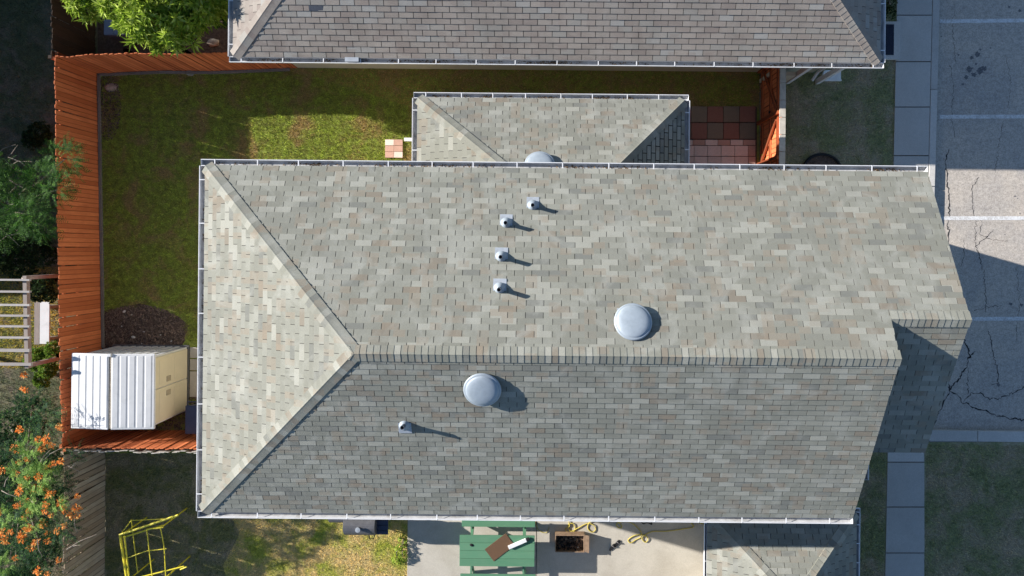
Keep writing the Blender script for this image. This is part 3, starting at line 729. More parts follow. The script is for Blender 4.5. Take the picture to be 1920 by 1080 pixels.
caps((nx0+.02, ny+.02, ZN+.012), (nx0+NW_, nyr, nz+.004), nL, nD, nroof, M['shingle_north'], .135, .17, name='hip_cap')
caps((nx1-.02, ny+.02, ZN+.012), (nx1-NW_, nyr, nz+.004), nR, nD, nroof, M['shingle_north'], .135, .17, name='hip_cap')
caps((nx0+NW_, nyr, nz+.005), (nx1-NW_, nyr, nz+.005), Vector((0, PT, 1)).normalized(), nD, nroof, M['shingle_north'], .135, .17)
gutter_litter((nx0, ny-.004, ZN-.015), (nx1, ny-.004, ZN-.015), (0, -1, 0), 500, nh)
# the one replaced blue-grey tab
rp = W(593, 19, 4.0)
for _ in range(30): rp = W(593, 19, ZN+PT*(rp.y-ny))
xr_ = rp.x-.17; v0_ = math.floor((rp.y-ny)*SLP/nexp)*nexp; o_ = Vector((0, ny, ZN))+vD*v0_+nD*.017
MB().add([(xr_, o_.y, o_.z), (xr_+.335, o_.y, o_.z), (xr_+.335, o_.y+nexp/SLP*.97, o_.z+PT*nexp/SLP*.97-.008), (xr_, o_.y+nexp/SLP*.97, o_.z+PT*nexp/SLP*.97-.008),
          (xr_, o_.y, o_.z-.014), (xr_+.335, o_.y, o_.z-.014)], [(0, 1, 2, 3), (4, 5, 1, 0)]).build('replacement_shingle', M['shingle_dark'], nroof)
gutter((nx0-.10, ny-.004, ZN-.015), (nx1+.10, ny-.004, ZN-.015), (0, -1, 0), nh, .98)
gutter((nx0-.004, ny+.01, ZN-.015), (nx0-.004, ny+5.0, ZN-.015), (-1, 0, 0), nh, 1.1)
gutter((nx1+.004, ny+.01, ZN-.015), (nx1+.004, ny+5.0, ZN-.015), (1, 0, 0), nh, 1.1)
# downspout outlet over the wall, downspout with elbow at the east end
a = W(660, 110, ZN); MB().box(a.x-.17, a.x+.17, ny-.10, ny+.005, ZN-.02, ZN+.03).build('gutter_outlet', M['galv'], nh)
wy = ny+.5
ds = W(1546, 128, 1.0)
MB().tube([(ds.x+.15, ny-.06, ZN-.12), (ds.x+.13, ny+.05, ZN-.25), (ds.x+.1, wy-.06, ZN-.5), (ds.x+.1, wy-.06, .35), (ds.x+.02, wy-.25, .12)], .045, 6).build('downspout', M['white'], nh)
# porch beam and post
pb = W(1478, 133, .5)
MB().box(W(1478, 130, 2.3).x, W(1532, 130, 2.3).x, wy-.32, wy-.22, .0, .9).build('porch_rail', M['siding'], nh)
MB().box(W(1476, 130, 0).x-.05, W(1476, 130, 0).x+.05, wy-.34, wy-.20, 0, 2.7).build('porch_post', M['white'], nh)
MB().box(W(1532, 130, 0).x-.05, W(1532, 130, 0).x+.05, wy-.34, wy-.20, 0, 2.7).build('porch_post', M['white'], nh)
# splash block
M['galv2'] = simple('pale_splash_block', (.80, .80, .80), .8, .08, 6)
sb = thing('splash_block', 'pale concrete splash block on the grass under the north house downspout', 'splash block', loc=W(1557, 143, 0))
q = [(-.29, -.13), (.29, -.13), (.29, .17), (-.2, .13)]
MB().prism(q, .0, .04).build('channel_floor', M['galv2'], sb)
for (x0, y0, x1, y1) in ((-.29, -.13, .29, -.13), (-.2, .13, .29, .17), (-.29, -.13, -.2, .13)):
    board((x0, y0, .045), (x1, y1, .045), .035, .09, 'channel_side', M['galv2'], sb)
# door step and mat
st = MB(); a = W(1655, 42); b = W(1684, 113)
st.box(a.x-.6, b.x, b.y, a.y, -.05, .10); ds_ = tag(st.build('door_step', M['kerb'], bevel=.01), 'pale concrete door step between the north house and the sidewalk', 'step')
mt = MB(); a = W(1655, 48); b = W(1672, 105); mt.box(a.x-.3, b.x, b.y, a.y, .101, .115)
tag(mt.build('door_mat', simple('navy_mat', (.018, .024, .045), .9, .3, 30)), 'dark navy door mat lying on the pale door step', 'door mat')

# south house: low roof below the main eave
ZS = 2.95; sc0 = W(1326, 956, ZS); sc1 = W(1606, 962, ZS)
sx0, sx1, sy = sc0.x, sc1.x, sc1.y+.02; sw = (sx1-sx0)/2; sx = (sx0+sx1)/2; sz = ZS+PT*sw
sh = thing('garage_wing', 'low hipped roof wing in deep shade below the big roof', 'house wing')
MB().box(sx0+.85, sx1-.4, sy-7, sy-.35, -.1, ZS-.06).build('wall', M['siding'], sh)
sroof = deck([[(sx0, sy, ZS), (sx, sy-sw, sz), (sx1, sy, ZS)], [(sx0, sy, ZS), (sx0, sy-7.4, ZS), (sx, sy-7.4, sz), (sx, sy-sw, sz)],
              [(sx1, sy-7.4, ZS), (sx1, sy, ZS), (sx, sy-sw, sz), (sx, sy-7.4, sz)]]).build('roof', M['underlay'], sh)
s1 = shingle_rows(Vector((sx1, sy, ZS)), uW, vU, [(-1, 99, [(0, 0), (sx1-sx0, 0), (sw, sw*SLP)])], 2*sw, sw*SLP, TAB, EXP, gap=.014)
s2 = shingle_rows(Vector((sx0, sy, ZS)), Vector((0, -1, 0)), vL, [(-1, 99, [(0, 0), (7.4, 0), (7.4, sw*SLP), (sw, sw*SLP)])], 7.4, sw*SLP, TAB, EXP)
s3 = shingle_rows(Vector((sx1, sy-7.4, ZS)), Vector((0, 1, 0)), vR, [(-1, 99, [(0, 0), (7.4, 0), (7.4-sw, sw*SLP), (0, sw*SLP)])], 7.4, sw*SLP, TAB, EXP)
shingles([(sroof, s1+s2+s3)], M['shingle'], sroof)
caps((sx0+.02, sy-.02, ZS+.012), (sx, sy-sw, sz), nU, nL, sroof, M['shingle'], .15, .15, name='hip_cap')
caps((sx1-.02, sy-.02, ZS+.012), (sx, sy-sw, sz), nU, nR, sroof, M['shingle'], .15, .15, name='hip_cap')
gutter((sx0-.10, sy+.004, ZS-.015), (sx1+.10, sy+.004, ZS-.015), (0, 1, 0), sh, .9, wid=.08)
gutter((sx0-.004, sy-.01, ZS-.015), (sx0-.004, sy-7.3, ZS-.015), (-1, 0, 0), sh, .9, wid=.045)
gutter((sx1+.004, sy-.01, ZS-.015), (sx1+.004, sy-7.3, ZS-.015), (1, 0, 0), sh, .45, wid=.08)

# ------------------------------------------------------------------ fences
def fence(pts, h, mat, label, facing, pitch=.128, bw=.129, name='wooden_fence', rails=True, wob=.012, cat='fence', edge=None, gapj=.004, dog=True, group=None):
    """pts: world ground points of the board faces; boards as parts; facing: side (unit xy) the viewer side boards look at"""
    f = thing(name, label, cat, group=group); P = [Vector((p[0], p[1], 0)) for p in pts]; k = 0
    var = []
    for j in range(4):
        hh = h; c = .028 if dog else .004; t_ = .018; w = bw
        mb = MB(); prof = [(-w/2, 0), (w/2, 0), (w/2, hh-c), (w/2-c, hh), (-w/2+c, hh), (-w/2, hh-c)]
        wp = (random.uniform(-.004, .004), random.uniform(-.004, .004))
        vs = [(x, y+(wp[0] if x < 0 else wp[1])*(z/hh), z) for y in (-t_/2, t_/2) for x, z in prof]
        mb.add(vs, [tuple(range(6)), tuple(range(6, 12))[::-1]]+[(i, 6+i, 6+(i+1) % 6, (i+1) % 6) for i in range(6)])
        var.append(mb.mesh('board', mat))
    for a, b in zip(P[:-1], P[1:]):
        L = (b-a).length; d = (b-a)/L; nb = max(1, int(round(L/pitch))); ang = math.atan2(d.y, d.x)
        for i in range(nb):
            q = a+d*(L*(i+.5)/nb); q.z = random.uniform(-.012, .012)
            q += Vector((-d.y, d.x, 0))*random.uniform(-.010, .010)
            m = Matrix.Translation(q) @ Matrix.Rotation(ang, 4, 'Z') @ Matrix.Rotation(random.uniform(-wob, wob), 4, 'Y') @ Matrix.Rotation(random.uniform(-wob, wob)*.6, 4, 'X') @ Matrix.Rotation(random.uniform(-.11, .11), 4, 'Z')
            inst('board', var[random.randrange(4)], f, mtx=m)
        if rails:
            side = -Vector((facing[0], facing[1], 0))
            for z in (.3, .95, h-.25):
                board(a+side*.035+Vector((0, 0, z)), b+side*.035+Vector((0, 0, z)), .04, .085, 'rail', mat, f)
            npst = max(1, int(L/2.4))
            for i in range(npst+1):
                q = a.lerp(b, i/npst)+side*.10; MB().box(q.x-.045, q.x+.045, q.y-.045, q.y+.045, 0, h-.08).build('post', mat, f)
    return f
FH = 1.755
wf = [W(182, 138), W(186, 350), W(189, 520), W(191, 650), W(196, 806)]
fence(wf, FH, M['orange_wood'], 'long orange stained board fence down the left side of the lawn', (1, 0))
nf = [W(182, 138), W(300, 132), W(400, 133), W(558, 127)]
fence(nf, FH, M['orange_wood'], 'orange stained board fence across the top of the lawn to the north house', (0, -1))
sf = [W(196, 806), W(470, 809)]
fence(sf, FH, M['orange_wood'], 'short orange board fence behind the white shed', (0, 1))
sf2 = [W(200, 812.5), W(470, 815.5)]
fence([(p.x, p.y) for p in sf2], FH-.02, M['pale_wood'], 'ragged silvered board fence set back to back with the orange one', (0, 1), rails=False, wob=.03, dog=False)
bf = [W(197, 818), W(197, 900), W(195, 1200)]
fence(bf, FH-.03, M['grey_wood'], 'weathered brown board fence in the lower left garden', (1, 0), pitch=.150, bw=.149, wob=.02)
df = [W(178, 137), W(178, -300)]
fence(df, FH+.02, M['shade_wood'], 'board fence coloured for deep shade running up from the fence corner', (1, 0), pitch=.150, bw=.143)
# concrete edging strips along the fence foot
for pts in ([(187, 140), (190, 350), (193, 520), (195, 652)], [(187, 141), (300, 136), (400, 137), (545, 131)]):
    P = [W(*p) for p in pts]; mb = MB()
    ed = None
    for i in range(len(P)-1):
        nseg = max(1, int((P[i+1]-P[i]).length/.6))
        for k in range(nseg):
            a = P[i].lerp(P[i+1], k/nseg); b = P[i].lerp(P[i+1], (k+.985)/nseg)
            if ed is None: ed = tag(board((a.x, a.y, .02), (b.x, b.y, .02), .075, .09, 'edging', M['edging'], None), kind='structure')
            else: board((a.x, a.y, .02), (b.x, b.y, .02), .075, .09, 'edging_block', M['edging'], ed)
# gate fence on the east
gx = W(1423, 200).x; gy0 = W(1423, 125).y; gy1 = W(1421, 330).y
gf = fence([(gx+.06, gy0), (gx+.06, gy1)], FH-.02, M['orange_wood'], 'orange board gate fence with diagonal braces and pale cap on the right', (1, 0), name='gate_fence', rails=False, cat='gate')
nb_ = 7
for i in range(nb_):
    y0 = gy0+(gy1-gy0)*i/nb_; y1 = gy0+(gy1-gy0)*(i+.97)/nb_
    MB().box(gx-.02, gx+.135, min(y0, y1), max(y0, y1), FH-.015, FH+.022).build('cap_board', M['cap_wood'], gf)
ymid = W(1423, 232).y; 
for z in (.25, .92, 1.5):
    board((gx+.02, gy0, z), (gx+.02, ymid+.04, z), .04, .09, 'rail', M['orange_wood'], gf)
    board((gx+.02, ymid-.05, z), (gx+.02, gy1, z), .04, .09, 'rail', M['orange_wood'], gf)
board((gx-.012, gy0-.1, .3), (gx-.012, ymid+.15, 1.45), .035, .09, 'brace', M['orange_wood'], gf)
board((gx-.012, ymid-.15, 1.45), (gx-.012, ymid-1.15, .3), .035, .09, 'brace', M['orange_wood'], gf)
for yy in (gy0-.15, ymid, ymid-1.2):
    MB().box(gx-.07, gx+.015, yy-.045, yy+.045, 0, FH-.03).build('post', M['orange_wood'], gf)
MB().box(gx-.06, gx-.02, ymid+.10, ymid+.16, 1.0, 1.06).build('latch', M['black'], gf)

# ------------------------------------------------------------------ pavers
def tile_mat(name, c): return concrete_mat(name, c, tuple(x*.7 for x in c), .15, .4)
M['t1'] = tile_mat('grey_tan_tile', (.27, .215, .16)); M['t2'] = tile_mat('red_tile', (.34, .165, .125)); M['t3'] = tile_mat('pink_tile_sunlit', (.88, .70, .62)); M['t4'] = tile_mat('rose_brick', (.62, .38, .30))  # pink tile paled to look sunlit where no sun reaches
pv = sheet('paved_path', [(1240, 200), (1240, 330), (1419, 330), (1419, 200)], .006, M['soil'], -.1)
def tile(x0, y0, x1, y1, mat, parent, z=.045, g=.7):
    a = W(x0+g, y0+g); b = W(x1-g, y1-g); dz = random.uniform(-.004, .004)
    MB().box(a.x, b.x, b.y, a.y, .002, z+dz).build('paver', mat, parent, bevel=.005)
for r in range(2):
    for c in range(6):
        x1 = 1416-c*30.2; tile(x1-30.2, 199+r*31.3, x1, 230+r*31.3, M['t2'] if (r+c) % 2 == 0 else M['t1'], pv)
for c in range(7):
    x1 = 1416-c*23.5; tile(x1-23.5, 262, x1, 273, M['t4'] if c % 2 == 0 else M['t3'], pv, .045, .5)
for r in range(3):
    for c in range(7):
        x1 = (1402 if True else 0)-c*25.3; tile(x1-25.3, 273+r*20.5, x1, 293.5+r*20.5, M['t3'], pv, .045, .5)
    tile(1402, 273+r*20.5, 1416, 293.5+r*20.5, M['t4'], pv, .045, .5)
ps = thing('paver_step', 'small square of pink brick pavers on the lit grass by the wing wall', 'stepping stone')
for r in range(3):
    for c in range(2):
        a = W(723+c*16.5, 262+r*11.5); b = W(739+c*16.5, 273+r*11.5); MB().box(a.x, b.x, b.y, a.y, 0, .05+random.uniform(0, .008)).build('brick', M['t4'] if (r+c) % 3 else M['t3'], ps, bevel=.004)
a = W(757, 264, .3); b = W(790, 258, .3)
tag(MB().box(a.x, b.x, a.y, b.y, .18, .26).build('downspout_extension', M['white']), 'short white downspout extension sticking out left of the wing', 'downspout')
rg = thing('tree_ring', 'dark round plant ring half hidden at the front lawn edge', 'garden ring', loc=W(1540, 322))
MB().tube([(.56*math.cos(a_), .5*math.sin(a_), .05) for a_ in np.linspace(0, 2*math.pi, 33)], .04, 6).build('ring_edge', M['black'], rg)
MB().lathe([(0, .05), (.3, .04), (.54, .015)], 24).build('mulch_fill', M['soil'], rg)

# ------------------------------------------------------------------ shed
M['shed_white'] = simple('white_resin', (.56, .565, .575), .5, .05, 3, .4, bmp=.05, dirt=(.42, .43, .43))
M['shed_beige'] = simple('beige_resin', (.54, .48, .36), .55, .05, 3, .35, bmp=.06)
M['handle'] = simple('handle_taupe', (.30, .26, .19), .5)
SH = thing('garden_shed', 'white ribbed roof resin shed with beige double doors in the fence corner', 'shed')
zs = 1.86; A = W(131, 672, zs); B = W(287, 806, zs)
x0, x1, y0, y1 = A.x, B.x, B.y, W(280, 664, zs).y
bx0, bx1, by0, by1 = x0+.06, x1-.05, y0+.07, y1-.07
MB().box(bx0, bx1, by0, by1, .06, zs-.06).build('wall', M['shed_white'], SH, bevel=.02)
MB().box(bx0-.05, bx1+.05, by0-.05, by1+.05, 0, .07).build('base', simple('shed_base_grey', (.12, .12, .12)), SH)
# side ribs on the north wall
nr = 9
for i in range(nr):
    xa = bx0+.1+(bx1-bx0-.2)*i/nr; MB().box(xa, xa+.12, by1, by1+.022, .1, zs-.12).build('wall_rib', M['shed_white'], SH, bevel=.006)
# roof panels: two shallow slopes along y, with ribs running y
xm = (x0+x1)/2-.02
for side, (xa, xb) in enumerate(((x0, xm-.035), (xm+.035, x1))):
    m_ = MB(); za, zb = (zs-.06, zs+.05) if side == 0 else (zs+.05, zs-.06)
    m_.add([(xa, y0, za), (xb, y0, zb), (xb, y1, zb), (xa, y1, za), (xa, y0, za-.06), (xb, y0, zb-.06), (xb, y1, zb-.06), (xa, y1, za-.06)],
           [(0, 1, 2, 3), (7, 6, 5, 4), (0, 4, 5, 1), (1, 5, 6, 2), (2, 6, 7, 3), (3, 7, 4, 0)])
    rp_ = m_.build('roof_panel', M['shed_white'], SH, bevel=.02)
    nn = 5
    for i in range(nn):
        t0 = (i+.14)/nn; t1 = (i+.86)/nn
        if side == 0: t0 += .05; t1 += .05
        xa1 = xa+(xb-xa)*t0*.95; xb1 = xa+(xb-xa)*t1*.95; zA = za+(zb-za)*t0*.95; zB = za+(zb-za)*t1*.95; e = .008
        MB().add([(xa1-.02, y0+.05, zA-.002), (xa1+.01, y0+.06, zA+.009), (xb1-.01, y0+.06, zB+.009), (xb1+.02, y0+.05, zB-.002),
                  (xa1-.02, y1-.05, zA-.002), (xa1+.01, y1-.06, zA+.009), (xb1-.01, y1-.06, zB+.009), (xb1+.02, y1-.05, zB-.002)],
                 [(0, 1, 5, 4), (1, 2, 6, 5), (2, 3, 7, 6), (0, 3, 2, 1), (4, 5, 6, 7)]).build('roof_rib', M['shed_white'], rp_)
MB().box(xm-.042, xm+.042, y0+.03, y1-.02, zs-.02, zs+.03).build('ridge_seam', simple('dirty_seam', (.28, .24, .19), .9, .5, 30), SH)
MB().box(xm-.06, xm+.05, y1-.07, y1+.01, zs+.03, zs+.09).build('ridge_end', M['shed_white'], SH, bevel=.01)
ymd = (by0+by1)/2+.03
for (ya, yb, hy) in ((by0+.05, ymd-.012, ymd-.19), (ymd+.012, by1-.05, ymd+.19)):
    d_ = MB().box(bx1, bx1+.035, ya, yb, .10, zs-.12).build('door', M['shed_beige'], SH, bevel=.012)
    for (ra, rb, ca, cb) in ((ya+.09, yb-.09, .22, .80), (ya+.09, yb-.09, .92, zs-.30)):
        MB().box(bx1+.034, bx1+.043, ra, rb, ca, cb).build('door_panel', M['shed_beige'], d_, bevel=.008)
    h_ = MB().box(bx1+.035, bx1+.062, hy-.075, hy+.075, 1.02, 1.22).build('handle', M['handle'], d_, bevel=.01)
MB().box(bx1, bx1+.03, by0-.01, by1+.01, zs-.118, zs-.075).build('door_header', M['shed_white'], SH)
# paving stones by the shed door
for i, (ya, yb) in enumerate(((651, 672), (673, 695), (696, 745))):
    a = W(357, ya); b = W(400, yb-.8)
    tag(MB().box(a.x, b.x, b.y, a.y, -.02, .04).build('paving_slab', M['patio'], bevel=.01), ['small tan paving slab at the upper shed corner', 'tan paving slab between two others by the shed doors', 'longest tan paving slab above the dark bin'][i], 'paving slab')
# wheeled bin half under the eave
bn = thing('wheeled_bin', 'dark navy wheeled bin squeezed between the shed and the house', 'bin')
M['navy'] = simple('navy_plastic', (.030, .038, .075), .45, .15, 5, .5, bmp=.05)
a = W(350, 762, 1.0); b = W(385, 812, 1.0)
MB().add([(a.x+.05, b.y+.05, 0), (b.x-.05, b.y+.05, 0), (b.x-.05, a.y-.05, 0), (a.x+.05, a.y-.05, 0), (a.x, b.y, .96), (b.x, b.y, .96), (b.x, a.y, .96), (a.x, a.y, .96)],
         [(0, 3, 2, 1), (4, 5, 6, 7), (0, 1, 5, 4), (1, 2, 6, 5), (2, 3, 7, 6), (3, 0, 4, 7)]).build('bin_body', M['navy'], bn, bevel=.02)
MB().box(a.x-.03, b.x+.03, b.y-.03, a.y+.03, .965, 1.03).build('lid', M['navy'], bn, bevel=.02)
MB().tube([(a.x+.02, a.y, .98), (a.x+.02, a.y+.13, 1.0), (b.x-.02, a.y+.13, 1.0), (b.x-.02, a.y, .98)], .016, 8).build('handle', M['navy'], bn)
for xx in (a.x+.03, b.x-.03): MB().tube([(xx-.02, a.y-.03, .1), (xx+.03, a.y-.03, .1)], .1, 16).build('wheel', M['black'], bn)
# blue-grey bin under the tree
b2 = thing('storage_box', 'blue grey lidded box in the dark corner under the bright tree', 'storage box')
a = W(194, 36, .8); b = W(232, 66, .8); M['bluegrey'] = simple('bluegrey_plastic', (.16, .21, .32), .5, .1, 5, .4)
MB().box(a.x+.03, b.x-.03, b.y+.03, a.y-.03, 0, .74).build('box_body', M['bluegrey'], b2, bevel=.03)
l_ = MB().box(a.x, b.x, b.y, a.y, .742, .80).build('lid', M['bluegrey'], b2, bevel=.03)
MB().box((a.x+b.x)/2-.01, (a.x+b.x)/2+.01, b.y+.04, a.y-.04, .80, .812).build('lid_rib', M['bluegrey'], l_)

# ------------------------------------------------------------------ vegetation
def leaf_arrays(C, D, U, length, width, fold=.25, droop=.15):
    """diamond leaves: C base, D direction, U up-ish normal (all n,3)"""
    Sd = np.cross(D, U); Sd /= np.linalg.norm(Sd, axis=1, keepdims=True)+1e-9; Nn = np.cross(Sd, D)
    L = length[:, None]; Wd = width[:, None]
    tip = C+D*L-Nn*L*droop; mid = C+D*L*.45
    V = np.stack([C, mid+Sd*Wd/2+Nn*Wd*fold, tip, mid-Sd*Wd/2+Nn*Wd*fold], 1)
    n = len(C); b = np.arange(n)[:, None]*4
    F = np.concatenate([b+np.array([[0, 1, 2]]), b+np.array([[0, 2, 3]])], 1).reshape(-1, 3)
    return V.reshape(-1, 3), F
def unit(v): return v/(np.linalg.norm(v, axis=-1, keepdims=True)+1e-9)
def on_blobs(blobs, n, lo=.55, top=.0):
    """random points in the outer shells of ellipsoid blobs -> points, outward dirs"""
    P = []; D = []; tot = sum(b[3]**2 for b in blobs)
    for (x, y, z, r, sz) in blobs:
        k = int(n*r*r/tot); d = unit(rng.normal(size=(k, 3))); d[:, 2] = np.where(rng.random(k) < .7, np.abs(d[:, 2]), d[:, 2])
        q = r*rng.uniform(lo, 1, k)**.5*(1+.18*np.sin(d[:, 0]*7+x*3)*np.sin(d[:, 1]*8+y*5))
        P.append(np.array([x, y, z])+d*q[:, None]*np.array([1, 1, sz])); D.append(d)
    return np.concatenate(P), np.concatenate(D)
def blob(px, py, z, r, sz=.7): p = W(px, py, z); return (p.x, p.y, z, r, sz)
def limbs(root, base, blobs, mat, r0=.09, name='limb'):
    b = Vector(base)
    top = Vector((sum(q[0] for q in blobs)/len(blobs)*.5+b.x*.5, sum(q[1] for q in blobs)/len(blobs)*.5+b.y*.5, min(q[2] for q in blobs)*.55))
    MB().tube([b, b.lerp(top, .5)+Vector((.05, -.04, 0)), top], [r0*1.3, r0, r0*.85], 10).build('trunk', mat, root, smooth=True)
    for q in blobs:
        e = Vector(q[:3]); m_ = top.lerp(e, .5)+Vector((random.uniform(-.1, .1), random.uniform(-.1, .1), .1))
        MB().tube([top, m_, e], [r0*.6, r0*.4, r0*.15], 7).build(name, mat, root, smooth=True)
def rosettes(blobs, nr, per, ll, lw, mat, root, name='crown', upb=.6):
    P, D = on_blobs(blobs, nr); A = unit(D+np.array([0, 0, upb])+rng.normal(size=D.shape)*.25)
    t = unit(np.cross(A, np.array([.3, .5, .1])+rng.normal(size=A.shape)*.3)); s_ = np.cross(A, t)
    C = []; Dd = []; U = []
    for k in range(per):
        a = 2*np.pi*k/per+rng.uniform(-.3, .3, len(P)); tilt = rng.uniform(.25, 1.15, len(P)) if k else np.full(len(P), 1.2)
        r_ = t*np.cos(a)[:, None]+s_*np.sin(a)[:, None]
        d = unit(r_*np.cos(tilt)[:, None]+A*np.sin(tilt)[:, None]); C.append(P+d*.01); Dd.append(d); U.append(A)
    C = np.concatenate(C); Dd = np.concatenate(Dd); U = np.concatenate(U); n = len(C)
    V, F = leaf_arrays(C, Dd, U, ll*rng.uniform(.6, 1.25, n), lw*rng.uniform(.7, 1.2, n))
    return raw_mesh(name, V, F, mat, root)
t1_ = thing('broadleaf_tree', 'bright green tree with long pointed leaves at the top left', 'tree')
bl = [blob(300, 15, 2.5, .95), blob(235, -5, 2.3, .62), blob(360, -5, 2.5, .75), blob(345, 50, 2.3, .5), blob(250, 35, 2.3, .38), blob(300, 62, 2.2, .42), blob(385, 25, 2.2, .4), blob(300, -60, 2.9, 1.1),
      blob(158, -2, 2.1, .40), blob(180, -30, 2.2, .5), blob(140, -40, 2.3, .5), blob(400, -60, 2.6, .8), blob(172, 22, 1.95, .22)]
limbs(t1_, W(330, 40), bl, M['bark'], .1)
rosettes(bl, 1350, 9, .26, .058, M['leaf_bright'], t1_)

def fronds(blobs, nf, mat, root, fl=.30, pairs=9, ls=.045, lw=.018, name='crown'):
    P, D = on_blobs(blobs, nf, .35); A = unit(D*np.array([1, 1, .35])+rng.normal(size=D.shape)*.45); n = len(P)
    Uv = unit(np.array([0, 0, 1.])+rng.normal(size=A.shape)*.25); Sd = unit(np.cross(A, Uv)); Nn = np.cross(Sd, A)
    C = []; Dd = []; U = []; L = fl*rng.uniform(.6, 1.3, n)
    for k in range(pairs):
        t = (k+.7)/pairs
        for sgn in (-1, 1):
            C.append(P+A*(L*t)[:, None]-Nn*(L*t*t*.35)[:, None]); Dd.append(unit(Sd*sgn+A*.45)); U.append(Nn)
    C = np.concatenate(C); Dd = np.concatenate(Dd); U = np.concatenate(U); m = len(C)
    V, F = leaf_arrays(C, Dd, U, ls*rng.uniform(.7, 1.3, m)*1.0, lw*rng.uniform(.8, 1.2, m), .1, .1)
    return raw_mesh(name, V, F, mat, root)
t2_ = thing('feathery_tree', 'dark feathery leaved tree leaning over the orange fence at mid left', 'tree')
bl = [blob(122, 298, 2.35, .36), blob(108, 356, 2.3, .26), blob(52, 402, 2.2, .45), blob(80, 335, 2.1, .35), blob(30, 350, 2.0, .4), blob(75, 420, 2.1, .35), blob(15, 430, 1.8, .4), blob(-30, 330, 2.2, .6), blob(-30, 430, 2.1, .6)]
limbs(t2_, W(-20, 400), bl, M['bark'], .06)
fronds(bl, 1500, M['leaf_dark'], t2_)
for k in range(16):
    a = W(random.uniform(-10, 30), random.uniform(280, 470), random.uniform(1.2, 2)); ang = random.uniform(-.9, .9); l = random.uniform(.5, 1.1)
    b = a+Vector((math.cos(ang)*l, math.sin(ang)*l, random.uniform(.0, .5))); c = a.lerp(b, .5)+Vector((0, random.uniform(-.12, .12), .06))
    MB().tube([a, c, b], [.011, .008, .003], 5).build('twig', M['twig'], t2_)
def hedge(name, label, blobs, n, mat, ll=.07, lw=.035, cat='shrub', root_px=None):
    t = thing(name, label, cat); base = W(*(root_px or PX(blobs[0])), 0)
    limbs(t, base, blobs, M['bark'], .03, 'stem'); rosettes(blobs, n, 6, ll, lw, mat, t, 'foliage', .3); return t
hedge('shrub', 'dark leafy shrub mass behind the fence above the pergola', [blob(60, 455, 1.2, .5), blob(20, 470, 1.1, .55), blob(85, 480, 1.1, .32), blob(40, 500, .9, .4), blob(-20, 480, 1.1, .6)], 1600, M['leaf_hedge'])
hedge('shrub', 'small bright shrub between the pergola end and the orange fence', [blob(92, 690, .8, .25), blob(70, 672, .6, .3), blob(100, 655, .7, .2), blob(80, 712, .6, .22)], 700, leaf_mat('lime_leaf', (.07, .13, .02), (.15, .26, .03), (.26, .36, .06)))
hedge('shrub', 'small leafy shrub above the white planter by the pergola', [blob(72, 548, .8, .25), blob(85, 530, .9, .25), blob(95, 555, .8, .16)], 400, M['leaf_hedge'])
hedge('shrub', 'low dark shrub in the shaded grass outside the fence', [blob(75, 250, .5, .3), blob(60, 262, .4, .25)], 350, M['leaf_hedge'])
hedge('shrub', 'leafy shrub tucked against the gutter beside the bright tree', [blob(415, 30, 1.6, .3), blob(420, 5, 1.7, .35), blob(410, -25, 1.7, .4)], 500, M['leaf_dark'], .10, .03)
hedge('shrub', 'small shrub between the north house corner and the sidewalk', [blob(1667, 5, .3, .2), blob(1668, 25, .28, .16), blob(1666, -20, .35, .25)], 300, M['leaf_hedge'], .05, .02)

t3_ = thing('flowering_shrub', 'tall feathery shrub covered in orange flower clusters at lower left', 'shrub')
bl = [blob(60, 850, 2.0, .5), blob(100, 900, 2.0, .45), blob(50, 930, 1.9, .55), blob(115, 985, 2.0, .38), blob(60, 1000, 1.8, .5), blob(10, 870, 1.7, .5), blob(5, 960, 1.6, .55), blob(20, 1050, 1.5, .6), blob(90, 1055, 1.5, .4),
      blob(-40, 900, 1.8, .7), blob(60, 760, 1.3, .4), blob(85, 790, 1.4, .3), blob(30, 1110, 1.6, .7), blob(140, 850, 1.7, .2)]
limbs(t3_, W(20, 920), bl, M['bark'], .06)
bl.append(blob(88, 782, 2.15, .26))  # extra foliage clump added to cast a shadow on the shed roof
fronds(bl, 2500, M['leaf_shrub'], t3_, .26, 8, .042, .02, 'foliage')
fronds([blob(58, 838, 2.35, .22), blob(45, 885, 2.3, .26), blob(72, 898, 2.4, .25), blob(68, 935, 2.35, .26), blob(108, 940, 2.35, .2), blob(62, 975, 2.2, .22), blob(85, 885, 2.35, .2), blob(10, 965, 2.0, .22), blob(10, 1060, 1.8, .22)], 420, leaf_mat('fresh_leaf', (.12, .24, .05), (.24, .40, .08), (.40, .55, .16)), t3_, .2, 7, .045, .024, 'foliage')
